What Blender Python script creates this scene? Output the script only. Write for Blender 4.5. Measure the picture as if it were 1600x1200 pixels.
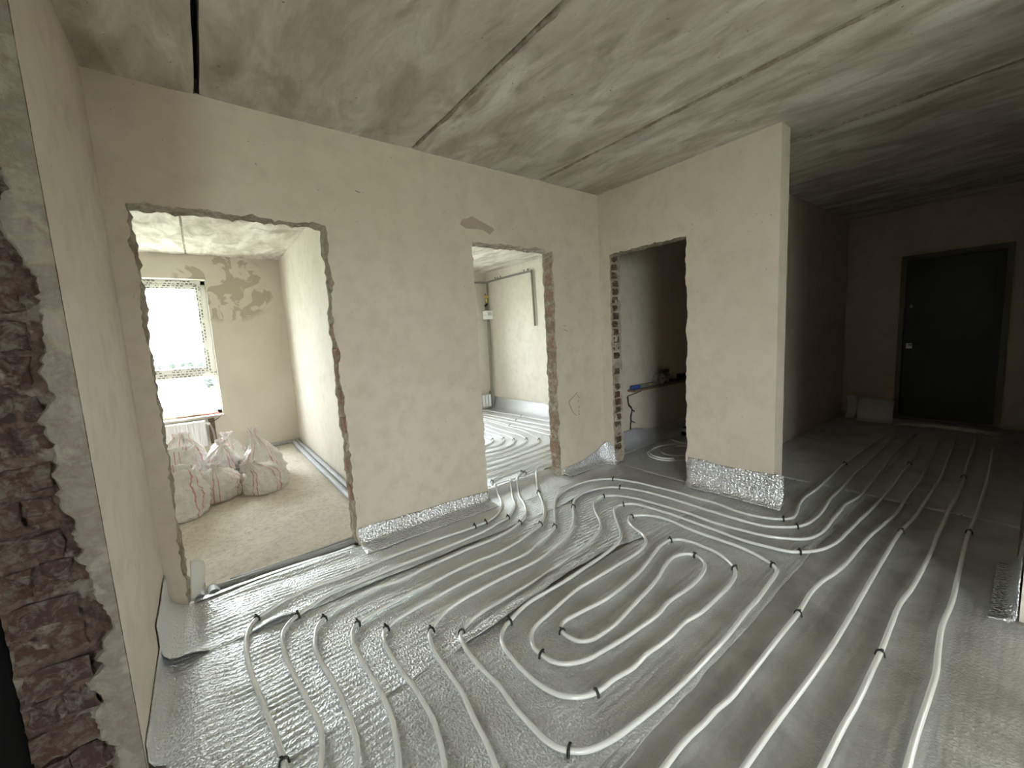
import bpy, bmesh, math, random
from mathutils import Vector, Matrix, noise

sc = bpy.context.scene
for o in list(bpy.data.objects):
    bpy.data.objects.remove(o)

# ------------------------------------------------------------------ camera
cam_d = bpy.data.cameras.new('camera')
cam = bpy.data.objects.new('camera', cam_d)
sc.collection.objects.link(cam)
cam_d.sensor_width = 36.0
cam_d.lens = 631.585 * 36.0 / 1600.0
cam_d.clip_start = 0.02
cam_d.clip_end = 5000
cr, cu, cf = Vector((.79213, -.60799, -.05366)), Vector((.11401, .06103, .9916)), Vector((.59961, .7916, -.11766))
M = Matrix.Identity(4)
for i in range(3):
    M[i][0], M[i][1], M[i][2] = cr[i], cu[i], -cf[i]
M[2][3] = 1.3683
cam.matrix_world = M
sc.camera = cam

# ------------------------------------------------------------------ light
sc.view_settings.view_transform = 'Standard'
sc.view_settings.look = 'None'
sc.view_settings.gamma = 1.0
sc.view_settings.use_curve_mapping = False
sc.view_settings.exposure = 4.76
sc.cycles.max_bounces = 10
sc.cycles.diffuse_bounces = 7
sc.cycles.glossy_bounces = 4
sc.cycles.transparent_max_bounces = 8
sc.cycles.caustics_reflective = True
sc.cycles.caustics_refractive = False
sc.cycles.sample_clamp_indirect = 4.0
W = bpy.data.worlds.new('overcast_sky')
sc.world = W
W.use_nodes = True
bg = W.node_tree.nodes['Background']
bg.inputs[0].default_value = (.93, .96, 1.0, 1)
bg.inputs[1].default_value = 1.6

def portal(name, loc, sx, sz, rz):
    d = bpy.data.lights.new(name, 'AREA')
    d.shape = 'RECTANGLE'
    d.size, d.size_y = sx, sz
    d.cycles.is_portal = True
    o = bpy.data.objects.new(name, d)
    sc.collection.objects.link(o)
    o.location = loc
    o.rotation_euler = (math.radians(90), 0, rz)   # shines along +y when rz = 0, -y when rz = pi
    return o
portal('daylight_room_window', (-.58, 7.12, 1.42), 1.5, 1.9, math.pi)
portal('daylight_kitchen_window', (2.32, 7.02, 1.5), 1.75, 1.8, math.pi)
portal('daylight_side_window', (-2.86, -4.9, 1.38), 3.6, 2.2, -math.pi / 2)

portal('daylight_slot_window', (3.06, -.50, 1.15), .75, 1.7, math.pi / 2)

# ------------------------------------------------------------------ dimensions (metres)
H = 2.7          # ceiling of the hall
D = 2.76         # face of the wall with two openings
XC = -.295       # face of the left wall stub
YC = 1.694       # its broken brick end
XB = 3.273       # face of the wall with the third opening
YB = 1.156       # free end of that wall
TA, TB = .14, .15
Z1, C1, Y1 = -.075, 2.655, 6.9      # first room: floor, ceiling, window wall
Z2, C2, Y2, X2 = -.062, 2.63, 6.8, 4.635   # second room

# ------------------------------------------------------------------ helpers
COL = sc.collection
def link(o, parent=None):
    COL.objects.link(o)
    if parent is not None:
        o.parent = parent
    return o
def tag(o, label=None, cat=None, group=None, kind=None):
    if label: o['label'] = label
    if cat: o['category'] = cat
    if group: o['group'] = group
    if kind: o['kind'] = kind
    return o
def mobj(name, verts, faces, mats, parent=None, smooth=False, mi=None, uvs=None):
    me = bpy.data.meshes.new(name)
    me.from_pydata([tuple(v) for v in verts], [], faces)
    for m in (mats if isinstance(mats, (list, tuple)) else [mats]):
        me.materials.append(m)
    if mi:
        me.polygons.foreach_set('material_index', mi)
    if smooth:
        me.polygons.foreach_set('use_smooth', [True] * len(me.polygons))
    if uvs:
        ul = me.uv_layers.new(name='UVMap')
        for l in me.loops:
            ul.data[l.index].uv = uvs[l.vertex_index]
    me.update()
    o = bpy.data.objects.new(name, me)
    return link(o, parent)
def empty(name, loc=(0, 0, 0), parent=None):
    o = bpy.data.objects.new(name, None)
    o.empty_display_size = .1
    o.location = loc
    return link(o, parent)
class MB:
    def __init__(s): s.v, s.f = [], []
    def box(s, x0, x1, y0, y1, z0, z1):
        b = len(s.v)
        s.v += [(x, y, z) for z in (z0, z1) for y in (y0, y1) for x in (x0, x1)]
        s.f += [tuple(b + i for i in q) for q in ((0, 2, 3, 1), (4, 5, 7, 6), (0, 1, 5, 4), (2, 6, 7, 3), (0, 4, 6, 2), (1, 3, 7, 5))]
        return s
    def tube(s, pts, r, n=10, cap=True):
        pts = [Vector(p) for p in pts]
        b = len(s.v)
        up = None
        for i, p in enumerate(pts):
            t = (pts[min(i + 1, len(pts) - 1)] - pts[max(i - 1, 0)]).normalized()
            if up is None:
                up = Vector((0, 0, 1)) if abs(t.z) < .9 else Vector((1, 0, 0))
            a = t.cross(up)
            if a.length < 1e-6: a = t.orthogonal()
            a.normalize(); c = a.cross(t).normalized()
            up = c
            rr = r[i] if isinstance(r, (list, tuple)) else r
            for k in range(n):
                an = 2 * math.pi * k / n
                s.v.append(tuple(p + a * (rr * math.cos(an)) + c * (rr * math.sin(an))))
        for i in range(len(pts) - 1):
            for k in range(n):
                s.f.append((b + i * n + k, b + i * n + (k + 1) % n, b + (i + 1) * n + (k + 1) % n, b + (i + 1) * n + k))
        if cap:
            s.f.append(tuple(b + k for k in range(n)))
            s.f.append(tuple(b + (len(pts) - 1) * n + k for k in reversed(range(n))))
        return s
    def build(s, name, mat, parent=None, smooth=False, bevel=0):
        o = mobj(name, s.v, s.f, mat, parent, smooth)
        if bevel:
            m = o.modifiers.new('bevel', 'BEVEL'); m.width = bevel; m.segments = 2; m.limit_method = 'ANGLE'
        return o
def N(x, y, z, o=4):
    return noise.fractal(Vector((x, y, z)), 1.0, 2.0, o)
def catmull(P, step):
    P = [Vector(p) for p in P]
    Q = [P[0] * 2 - P[1]] + P + [P[-1] * 2 - P[-2]]
    out = []
    for i in range(1, len(Q) - 2):
        a, b, c, d = Q[i - 1:i + 3]
        n = max(1, int((c - b).length / step + .5))
        t1 = max((b - a).length, 1e-5) ** .5; t2 = max((c - b).length, 1e-5) ** .5; t3 = max((d - c).length, 1e-5) ** .5
        m1 = ((b - a) / t1 - (c - a) / (t1 + t2) + (c - b) / t2) * t2
        m2 = ((c - b) / t2 - (d - b) / (t2 + t3) + (d - c) / t3) * t2
        for k in range(n):
            t = k / n
            out.append(b * (2 * t**3 - 3 * t * t + 1) + m1 * (t**3 - 2 * t * t + t) + c * (-2 * t**3 + 3 * t * t) + m2 * (t**3 - t * t))
    out.append(P[-1])
    return out
def smooth01(a, b, x):
    t = min(1, max(0, (x - a) / (b - a)))
    return t * t * (3 - 2 * t)

# ------------------------------------------------------------------ materials
def newmat(name):
    m = bpy.data.materials.new(name); m.use_nodes = True
    nt = m.node_tree
    return m, nt, nt.nodes['Principled BSDF']
def nd(nt, typ, **kw):
    n = nt.nodes.new(typ)
    for k, v in kw.items():
        if k in ('inp',):
            for i, val in v.items(): n.inputs[i].default_value = val
        else: setattr(n, k, v)
    return n
def coords(nt, scale=(1, 1, 1), kind='Object'):
    c = nd(nt, 'ShaderNodeTexCoord'); mp = nd(nt, 'ShaderNodeMapping')
    mp.inputs['Scale'].default_value = scale
    nt.links.new(c.outputs[kind], mp.inputs[0])
    return mp.outputs[0]
def noise_fac(nt, vec, scale, detail=4, rough=.55, lo=.35, hi=.65, dist=0):
    n = nd(nt, 'ShaderNodeTexNoise'); n.inputs['Scale'].default_value = scale; n.inputs['Detail'].default_value = detail
    n.inputs['Roughness'].default_value = rough; n.inputs['Distortion'].default_value = dist
    nt.links.new(vec, n.inputs['Vector'])
    r = nd(nt, 'ShaderNodeMapRange'); r.inputs[1].default_value = lo; r.inputs[2].default_value = hi
    nt.links.new(n.outputs[0], r.inputs[0])
    return r.outputs[0], n.outputs[0]
def mix(nt, fac, a, b):
    m = nd(nt, 'ShaderNodeMix', data_type='RGBA')
    if hasattr(fac, 'links'): nt.links.new(fac, m.inputs[0])
    else: m.inputs[0].default_value = fac
    for i, c in ((6, a), (7, b)):
        if hasattr(c, 'links'): nt.links.new(c, m.inputs[i])
        else: m.inputs[i].default_value = (*c, 1)
    return m.outputs[2]
def bump(nt, bs, h, strength, dist=.01):
    b = nd(nt, 'ShaderNodeBump'); b.inputs['Strength'].default_value = strength; b.inputs['Distance'].default_value = dist
    nt.links.new(h, b.inputs['Height']); nt.links.new(b.outputs[0], bs.inputs['Normal'])
    return b
def simple(name, col, rough=.6, metal=0, spec=.5, var=.0, vscale=20):
    m, nt, bs = newmat(name)
    bs.inputs['Base Color'].default_value = (*col, 1); bs.inputs['Roughness'].default_value = rough
    bs.inputs['Metallic'].default_value = metal; bs.inputs['Specular IOR Level'].default_value = spec
    if var:
        f, h = noise_fac(nt, coords(nt), vscale)
        nt.links.new(mix(nt, f, tuple(c * (1 - var) for c in col), tuple(min(1, c * (1 + var)) for c in col)), bs.inputs['Base Color'])
        bump(nt, bs, h, .2, .004)
    return m
def plaster(name, a, b, c=None, scale=1.3, spots=True):
    m, nt, bs = newmat(name)
    v = coords(nt)
    f, _ = noise_fac(nt, v, scale, 5, .55, .3, .7, .6)
    col = mix(nt, f, a, b)
    f2, h2 = noise_fac(nt, v, 9, 6, .6, .46, .75)
    col = mix(nt, f2, col, c or tuple(x * .925 for x in a))
    if spots:
        f3, _ = noise_fac(nt, v, 45, 2, .5, .735, .77)
        col = mix(nt, f3, col, tuple(x * .62 for x in a))
    nt.links.new(col, bs.inputs['Base Color'])
    bs.inputs['Roughness'].default_value = .78; bs.inputs['Specular IOR Level'].default_value = .25
    f4, h4 = noise_fac(nt, v, 60, 6, .65)
    bump(nt, bs, h4, .12, .006)
    return m
M_plaster = plaster('hall plaster', (.53, .472, .392), (.60, .548, .472))
M_plaster1 = plaster('room plaster', (.58, .54, .47), (.65, .615, .545))
def patched_wall():                                     # window wall of the first room with damp filler patches
    m, nt, bs = newmat('room plaster with filler patches')
    v = coords(nt)
    f, _ = noise_fac(nt, v, 1.5, 5, .55)
    col = mix(nt, f, (.61, .57, .50), (.67, .635, .57))
    n, _ = noise_fac(nt, v, 4.2, 3, .5, .50, .53, 1.2)
    g = nd(nt, 'ShaderNodeTexGradient', gradient_type='SPHERICAL')
    t = nd(nt, 'ShaderNodeTexCoord'); mp = nd(nt, 'ShaderNodeMapping')
    mp.inputs['Location'].default_value = (-.37 * 1.55, 0, -2.24 * 1.9); mp.inputs['Scale'].default_value = (1.55, 0, 1.9)
    nt.links.new(t.outputs['Object'], mp.inputs[0]); nt.links.new(mp.outputs[0], g.inputs[0])
    r = nd(nt, 'ShaderNodeMapRange'); r.inputs[1].default_value = .05; r.inputs[2].default_value = .2
    nt.links.new(g.outputs['Fac'], r.inputs[0])
    mu = nd(nt, 'ShaderNodeMath', operation='MULTIPLY'); nt.links.new(n, mu.inputs[0]); nt.links.new(r.outputs[0], mu.inputs[1])
    col = mix(nt, mu.outputs[0], col, (.45, .41, .335))
    nt.links.new(col, bs.inputs['Base Color']); bs.inputs['Roughness'].default_value = .8
    return m
M_patched = patched_wall()
def concrete():
    m, nt, bs = newmat('slab concrete')
    v = coords(nt, (1.6, .55, 1))
    f, _ = noise_fac(nt, v, 1.9, 7, .62, .32, .68, .8)
    col = mix(nt, f, (.45, .405, .34), (.78, .75, .705))
    v2 = coords(nt)
    f2, h2 = noise_fac(nt, v, 4.0, 7, .62, .44, .68, .5)
    col = mix(nt, f2, col, (.37, .33, .27))
    f3, _ = noise_fac(nt, v2, 48, 3, .5, .71, .76)
    col = mix(nt, f3, col, (.2, .175, .14))
    nt.links.new(col, bs.inputs['Base Color']); bs.inputs['Roughness'].default_value = .85
    bs.inputs['Specular IOR Level'].default_value = .2
    f4, h4 = noise_fac(nt, v2, 35, 8, .7)
    bump(nt, bs, h4, .3, .012)
    return m
M_concrete = concrete()
M_dark = simple('dark gap', (.03, .028, .025), .95)
def rubble(name, a, b, c):
    m, nt, bs = newmat(name)
    v = coords(nt)
    f, h = noise_fac(nt, v, 22, 8, .7, .40, .6, .5)
    col = mix(nt, f, a, b)
    f2, _ = noise_fac(nt, v, 11, 5, .6, .52, .60)
    col = mix(nt, f2, col, c)
    nt.links.new(col, bs.inputs['Base Color']); bs.inputs['Roughness'].default_value = .95; bs.inputs['Specular IOR Level'].default_value = .1
    f3, h3 = noise_fac(nt, v, 70, 8, .75)
    bump(nt, bs, h3, .9, .02)
    return m
M_rubble = rubble('broken mortar', (.47, .42, .34), (.33, .27, .20), (.56, .52, .44))
M_rubble_d = rubble('broken brickwork', (.17, .125, .10), (.085, .055, .045), (.27, .235, .20))
M_edgeplaster = rubble('crumbling plaster edge', (.36, .325, .28), (.29, .255, .215), (.42, .38, .33))
def brickmat(name, a, b, mort):
    m, nt, bs = newmat(name)
    v = coords(nt)
    oi = nd(nt, 'ShaderNodeObjectInfo')
    col = mix(nt, oi.outputs['Random'], a, b)
    ad = nd(nt, 'ShaderNodeVectorMath', operation='ADD'); nt.links.new(v, ad.inputs[0]); nt.links.new(oi.outputs['Location'], ad.inputs[1])
    f, h = noise_fac(nt, ad.outputs[0], 26, 8, .7, .47, .62, .6)
    col = mix(nt, f, col, mort)
    nt.links.new(col, bs.inputs['Base Color']); bs.inputs['Roughness'].default_value = .95; bs.inputs['Specular IOR Level'].default_value = .1
    f3, h3 = noise_fac(nt, ad.outputs[0], 60, 8, .75)
    bump(nt, bs, h3, 1.0, .02)
    return m
M_brick = brickmat('red brown brick', (.13, .078, .058), (.10, .064, .05), (.25, .21, .17))
M_brick_d = brickmat('dark fired brick', (.115, .068, .052), (.08, .055, .046), (.20, .17, .145))
M_brick_l = brickmat('tan brick', (.36, .22, .15), (.33, .25, .18), (.46, .41, .32))
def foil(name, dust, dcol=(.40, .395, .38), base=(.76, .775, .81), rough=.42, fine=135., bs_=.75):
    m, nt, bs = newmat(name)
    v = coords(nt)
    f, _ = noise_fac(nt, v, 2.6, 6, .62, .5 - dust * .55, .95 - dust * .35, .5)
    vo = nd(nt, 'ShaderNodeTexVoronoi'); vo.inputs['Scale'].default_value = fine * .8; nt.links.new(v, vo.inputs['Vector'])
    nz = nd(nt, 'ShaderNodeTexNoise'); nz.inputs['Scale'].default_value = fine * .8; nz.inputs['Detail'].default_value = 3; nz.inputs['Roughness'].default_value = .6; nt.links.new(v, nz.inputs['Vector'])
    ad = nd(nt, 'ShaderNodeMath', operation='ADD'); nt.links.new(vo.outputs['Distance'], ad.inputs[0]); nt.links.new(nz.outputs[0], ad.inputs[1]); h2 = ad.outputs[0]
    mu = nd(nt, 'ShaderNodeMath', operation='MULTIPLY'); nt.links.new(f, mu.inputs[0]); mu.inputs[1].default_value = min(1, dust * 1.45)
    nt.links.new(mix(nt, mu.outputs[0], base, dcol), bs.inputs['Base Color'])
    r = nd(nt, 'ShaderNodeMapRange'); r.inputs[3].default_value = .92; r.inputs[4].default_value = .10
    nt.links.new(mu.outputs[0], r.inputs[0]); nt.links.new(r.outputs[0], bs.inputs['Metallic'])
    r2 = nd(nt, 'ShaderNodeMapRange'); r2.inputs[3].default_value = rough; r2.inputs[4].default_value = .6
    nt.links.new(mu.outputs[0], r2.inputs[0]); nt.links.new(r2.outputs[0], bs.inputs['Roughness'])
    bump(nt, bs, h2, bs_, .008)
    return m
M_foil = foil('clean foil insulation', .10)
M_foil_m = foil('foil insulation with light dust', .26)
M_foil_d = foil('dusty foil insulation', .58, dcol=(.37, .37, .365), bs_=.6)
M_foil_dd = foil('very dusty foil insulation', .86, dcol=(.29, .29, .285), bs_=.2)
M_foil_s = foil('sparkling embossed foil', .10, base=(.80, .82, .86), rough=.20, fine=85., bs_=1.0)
M_foam = simple('white foam backing', (.74, .74, .72), .6)
M_pex = simple('pale plastic pipe', (.68, .685, .68), .18, 0, .8)
M_clip = simple('black plastic clip', (.012, .012, .012), .35)
M_tube = simple('grey pipe insulation', (.36, .37, .39), .55, var=.08)
def screed():
    m, nt, bs = newmat('dusty sandy screed')
    v = coords(nt)
    f, _ = noise_fac(nt, v, 2.2, 6, .6, .3, .7, .5)
    col = mix(nt, f, (.66, .61, .53), (.80, .755, .68))
    f2, h2 = noise_fac(nt, v, 24, 7, .7, .46, .66, .8)
    col = mix(nt, f2, col, (.56, .51, .43))
    nt.links.new(col, bs.inputs['Base Color']); bs.inputs['Roughness'].default_value = .95; bs.inputs['Specular IOR Level'].default_value = .1
    bump(nt, bs, h2, .8, .03)
    return m
M_screed = screed()
M_floor = simple('raw concrete floor', (.33, .30, .26), .9, var=.15, vscale=6)
M_pvc = simple('white window plastic', (.80, .80, .79), .35)
def filmmat():
    m, nt, bs = newmat('printed protective film')
    b = nd(nt, 'ShaderNodeTexBrick'); b.inputs['Scale'].default_value = 1
    b.inputs['Color1'].default_value = (.10, .10, .10, 1); b.inputs['Color2'].default_value = (.30, .29, .28, 1); b.inputs['Mortar'].default_value = (.78, .78, .77, 1)
    b.inputs['Brick Width'].default_value = .045; b.inputs['Row Height'].default_value = .03; b.inputs['Mortar Size'].default_value = .0075
    c = nd(nt, 'ShaderNodeTexCoord'); nt.links.new(c.outputs['UV'], b.inputs[0])
    f, _ = noise_fac(nt, c.outputs['UV'], 7, 2, .5, .45, .49)
    nt.links.new(mix(nt, f, (.78, .78, .77), b.outputs[0]), bs.inputs['Base Color']); bs.inputs['Roughness'].default_value = .3
    return m
M_film = filmmat()
def glassmat():
    m = bpy.data.materials.new('window glass'); m.use_nodes = True
    nt = m.node_tree; nt.nodes.clear()
    o = nd(nt, 'ShaderNodeOutputMaterial'); t = nd(nt, 'ShaderNodeBsdfTransparent'); g = nd(nt, 'ShaderNodeBsdfGlossy'); x = nd(nt, 'ShaderNodeMixShader')
    t.inputs[0].default_value = (.95, .97, .96, 1); g.inputs['Roughness'].default_value = .02; x.inputs[0].default_value = .06
    nt.links.new(t.outputs[0], x.inputs[1]); nt.links.new(g.outputs[0], x.inputs[2]); nt.links.new(x.outputs[0], o.inputs[0])
    return m
M_glass = glassmat()
def sackmat():
    m, nt, bs = newmat('white woven sack with red stripes')
    c = nd(nt, 'ShaderNodeTexCoord'); s = nd(nt, 'ShaderNodeSeparateXYZ'); nt.links.new(c.outputs['UV'], s.inputs[0])
    mu = nd(nt, 'ShaderNodeMath', operation='MULTIPLY'); mu.inputs[1].default_value = 5; nt.links.new(s.outputs[0], mu.inputs[0])
    fr = nd(nt, 'ShaderNodeMath', operation='FRACT'); nt.links.new(mu.outputs[0], fr.inputs[0])
    lt = nd(nt, 'ShaderNodeMath', operation='LESS_THAN'); lt.inputs[1].default_value = .045; nt.links.new(fr.outputs[0], lt.inputs[0])
    f, h = noise_fac(nt, coords(nt), 14, 5)
    col = mix(nt, f, (.78, .75, .74), (.88, .86, .85))
    g1 = nd(nt, 'ShaderNodeMath', operation='SUBTRACT'); g1.inputs[1].default_value = .22; nt.links.new(fr.outputs[0], g1.inputs[0])
    g2 = nd(nt, 'ShaderNodeMath', operation='ABSOLUTE'); nt.links.new(g1.outputs[0], g2.inputs[0])
    g3 = nd(nt, 'ShaderNodeMath', operation='LESS_THAN'); g3.inputs[1].default_value = .018; nt.links.new(g2.outputs[0], g3.inputs[0])
    g4 = nd(nt, 'ShaderNodeMath', operation='MAXIMUM'); nt.links.new(lt.outputs[0], g4.inputs[0]); nt.links.new(g3.outputs[0], g4.inputs[1])
    nt.links.new(mix(nt, g4.outputs[0], col, (.70, .36, .33)), bs.inputs['Base Color'])
    bs.inputs['Roughness'].default_value = .5
    f2, h2 = noise_fac(nt, coords(nt), 30, 5, .6, dist=1)
    bump(nt, bs, h2, .8, .03)
    return m
M_sack = sackmat()
M_debris = rubble('brick rubble', (.30, .18, .12), (.2, .11, .08), (.4, .33, .26))
M_rad = simple('white enamel', (.82, .82, .84), .3)
M_gas = simple('grey painted gas pipe', (.22, .21, .18), .5)
M_gassteel = simple('steel gas pipe', (.32, .30, .26), .45)
M_brass = simple('yellow brass', (.72, .55, .12), .35, .6)
M_black = simple('black for shade and tool', (.005, .005, .005), .9, 0, .1)  # black of a tool body and of the sheet painting unlit space
M_doorleaf = simple('dark steel door', (.030, .036, .038), .45, .2)
M_doorframe = simple('grey door frame', (.16, .15, .13), .6)
M_steel = simple('bright steel', (.7, .7, .7), .25, 1)
M_blue = simple('blue enamel', (.03, .08, .28), .4)
M_wood = simple('rough board', (.20, .14, .09), .8, var=.2)
M_cableA = simple('brown cable', (.28, .16, .10), .5)
M_cableB = simple('white cable', (.8, .78, .74), .5)
M_cableR = simple('red cable', (.55, .12, .08), .5)
M_pencil = simple('pencil line', (.10, .09, .085), .9)
M_damp = simple('brown filler patch', (.36, .30, .25), .85, var=.06, vscale=8)

# ================================================================== STRUCTURE
def struct(o):
    o['kind'] = 'structure'
    return o
def wallbox(name, mat, *boxes):
    b = MB()
    for q in boxes: b.box(*q)
    return struct(b.build(name, mat))

# ---- ceiling: concrete slabs laid side by side, open joints between them
ceiling = struct(MB().box(-2.9, 7.6, -7.9, 7.3, 2.893, 3.05).build('ceiling', M_dark))  # dark box added over the slabs to block light through the joints
def slab(x0, x1, y0, y1, z, seed, name='slab'):
    nx, ny = max(3, int((x1 - x0) / .1)), max(4, int((y1 - y0) / .1))
    v, f = [], []
    for j in range(ny + 1):
        for i in range(nx + 1):
            x = x0 + (x1 - x0) * i / nx; y = y0 + (y1 - y0) * j / ny
            e = 0
            if i == 0: x += .006 * N(y * 3, seed, 1); e = .004
            if i == nx: x += .006 * N(y * 3, seed, 5); e = .004
            v.append((x, y, z + e + .004 * N(x * 1.5, y * 1.5, seed)))
    for j in range(ny):
        for i in range(nx):
            a = j * (nx + 1) + i
            f.append((a, a + nx + 1, a + nx + 2, a + 1))
    o = mobj(name, v, f, M_concrete, ceiling)
    s = o.modifiers.new('thickness', 'SOLIDIFY'); s.thickness = .2; s.offset = -1
    return o
seams = [(-1.055, .03), (.133, .026), (1.325, .014), (2.508, .014), (3.69, .014), (4.88, .014), (6.07, .014)]
edges = [-2.7] + [s for s, g in seams] + [7.4]
gap = [0] + [g for s, g in seams] + [0]
for i in range(len(edges) - 1):
    slab(edges[i] + gap[i] / 2, edges[i + 1] - gap[i + 1] / 2, -7.7, D + .12, H, i * 3.1)
# mortar smeared into two of the joints, hanging slightly proud on one side
for s, w in ((1.325, .022), (2.508, .03), (3.69, .02)):
    v, f = [], []
    n = 160
    for j in range(n + 1):
        y = -1.2 + (D + 1.15) * j / n
        a = .5 + .9 * abs(N(y * 4, s, 2)); b = .4 + 1.0 * abs(N(y * 5, s, 9))
        dz = .004 + .004 * N(y * 9, s, 4)
        v += [(s + .003, y, H + .02), (s + .004, y, H - dz * .4), (s + .006 + w * .5 * a, y, H - dz), (s + .008 + w * b, y, H + .004)]
    for j in range(n):
        for k in range(3):
            f.append((j * 4 + k, j * 4 + k + 1, j * 4 + 4 + k + 1, j * 4 + 4 + k))
    mobj('joint_mortar', v, f, M_rubble, ceiling, True)
mobj('joint_mortar', [(-.03, 2.95, C1 + .012), (.0, 2.95, C1 + .012), (.0, 7, C1 + .012), (-.03, 7, C1 + .012)], [(0, 1, 2, 3)], M_rubble, ceiling)
# rooms beyond the openings
for i, (a, b) in enumerate(((-2.5, -1.25), (-1.24, -.026), (-.006, 1.2))):
    slab(a, b, D + TA, 7.1, C1, 31 + i)
for i, (a, b) in enumerate(((1.2, 2.38), (2.39, 3.56), (3.57, 4.8))):
    slab(a, b, D + TA, 7.1, C2, 41 + i)

# ---- walls with openings broken through them
def jag_wall(name, u0, u1, t, top, openings, P, seed, amp=.010, hgt=H + .01, mats=None):
    zs = [top * k / 96 for k in range(97)]
    vs = [t * k / 7 for k in range(8)]
    V, F, MI = [], [], []
    def add(u, v, w):
        V.append(P(u, v, w)); return len(V) - 1
    def off(z, v, s):
        e = smooth01(0, .05, top - z)
        a = N(z * 7, v * 9, s) * amp * 1.6 + N(z * 28, v * 25, s + 7) * amp
        mid = math.sin(math.pi * v / t)
        return e * (a + mid * amp * (.3 + N(z * 16, v * 22, s + 3)))
    jam = {}
    for oi, (a, b) in enumerate(openings):
        for side, u in ((0, a), (1, b)):
            s = seed + oi * 13.7 + side * 5.1
            jam[oi, side] = [[add(u + off(z, v, s), v, z) for v in vs] for z in zs]
            G = jam[oi, side]
            for k in range(len(zs) - 1):
                for j in range(len(vs) - 1):
                    F.append((G[k][j], G[k][j + 1], G[k + 1][j + 1], G[k + 1][j])); MI.append(1)
    bounds = [[(add(u0, 0, z), add(u0, t, z)) for z in zs]]
    for oi in range(len(openings)):
        for side in (0, 1):
            bounds.append([(r[0], r[-1]) for r in jam[oi, side]])
    bounds.append([(add(u1, 0, z), add(u1, t, z)) for z in zs])
    for q in range(0, len(bounds), 2):
        L, R = bounds[q], bounds[q + 1]
        for k in range(len(zs) - 1):
            F.append((L[k][0], R[k][0], R[k + 1][0], L[k + 1][0])); MI.append(0)
            F.append((L[k][1], L[k + 1][1], R[k + 1][1], R[k][1])); MI.append(0)
        # above the pier
        a, b = L[-1], R[-1]
        ua = [add(*x) for x in ()]
    def flat(a, b):
        for v in (0, t):
            F.append((add(a, v, top), add(b, v, top), add(b, v, hgt), add(a, v, hgt))); MI.append(0)
    cur = u0
    for oi, (a, b) in enumerate(openings):
        flat(cur, a); cur = b
        n = int((b - a) / .018)
        rows = []
        for i in range(n + 1):
            u = a + (b - a) * i / n
            e = min(1, min(i, n - i) / 4)
            rows.append([add(u, v, top + e * (amp * .8 + amp * 1.3 * N(u * 14, v * 9, seed + 40 + oi) + amp * N(u * 45, v * 20, seed + 60))) for v in vs])
        for i in range(n):
            for j in range(len(vs) - 1):
                F.append((rows[i][j], rows[i + 1][j], rows[i + 1][j + 1], rows[i][j + 1])); MI.append(1)
            ua, ub = a + (b - a) * i / n, a + (b - a) * (i + 1) / n
            for v, j in ((0, 0), (t, -1)):
                F.append((rows[i][j], rows[i + 1][j], add(ub, v, hgt), add(ua, v, hgt))); MI.append(0)
    flat(cur, u1)
    for u in (u0, u1):
        F.append((add(u, 0, 0), add(u, t, 0), add(u, t, hgt), add(u, 0, hgt))); MI.append(0)
    o = mobj(name, V, F, mats or [M_plaster, M_rubble], None, False, MI)
    return struct(o)
wall_back = jag_wall('wall_back', XC - .23, XB + TB, TA, 2.112, [(-.212, .700), (1.775, 2.632)], lambda u, v, w: (u, D + v, w), 3.3, .0105)
wall_right = jag_wall('wall_right', YB, D + TA, TB, 2.105, [(1.838, 2.628)], lambda u, v, w: (XB + v, u, w), 8.8, .0085)

# loose bricks standing out of the broken edges
def brick_mesh(name, sx, sy, sz, seed, mat, jit=.004):
    bm = bmesh.new()
    bmesh.ops.create_cube(bm, size=1)
    bmesh.ops.subdivide_edges(bm, edges=bm.edges[:], cuts=1, use_grid_fill=True)
    for v in bm.verts:
        c = Vector((v.co.x * sx, v.co.y * sy, v.co.z * sz))
        k = sum(1 for a in v.co if abs(a) > .4)
        r = 1 - .035 * max(0, k - 1)
        v.co = c * r + Vector([jit * N(c.x * 31 + seed * 5 + i * 9, c.y * 31, c.z * 31 + seed) * 2 for i in range(3)])
    me = bpy.data.meshes.new(name); bm.to_mesh(me); bm.free()
    me.materials.append(mat)
    return me
rnd = random.Random(4)
def put_brick(me, loc, parent, rz=0.0):
    o = bpy.data.objects.new('brick', me); link(o, parent)
    o.location = loc; o.rotation_euler = (rnd.uniform(-.03, .03), rnd.uniform(-.05, .05), rz + rnd.uniform(-.04, .04))
    return o
b3 = [brick_mesh('brick', .085, .05, .062, k, M_brick) for k in range(6)]
for k in range(25):                                  # left edge of the third opening
    z = .16 + k * .0795
    if z > 2.08: break
    if k in (9, 11): continue
    put_brick(rnd.choice(b3), (XB + .068 + rnd.uniform(-.008, .008), 2.628 + .018 + rnd.uniform(-.002, .006), z), wall_right)
b2 = [brick_mesh('brick', .05, .105, .118, 20 + k, M_brick_l, .007) for k in range(5)]
for k in range(14):                                  # right edge of the second opening
    put_brick(rnd.choice(b2), (2.632 + .018 + rnd.uniform(-.004, .006), D + .068, .12 + k * .146), wall_back)
b1 = [brick_mesh('brick', .05, .07, .10, 40 + k, brickmat('pink brick', (.42, .26, .19), (.40, .27, .21), (.42, .36, .28)) if k == 0 else bpy.data.materials['pink brick'], .008) for k in range(4)]
for z, dy in ((1.46, .08), (1.30, .075), (1.17, .09), (1.03, .08), (.84, .06), (.55, .09), (.36, .07)):
    put_brick(rnd.choice(b1), (.700 + .0165, D + dy, z), wall_back)

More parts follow.
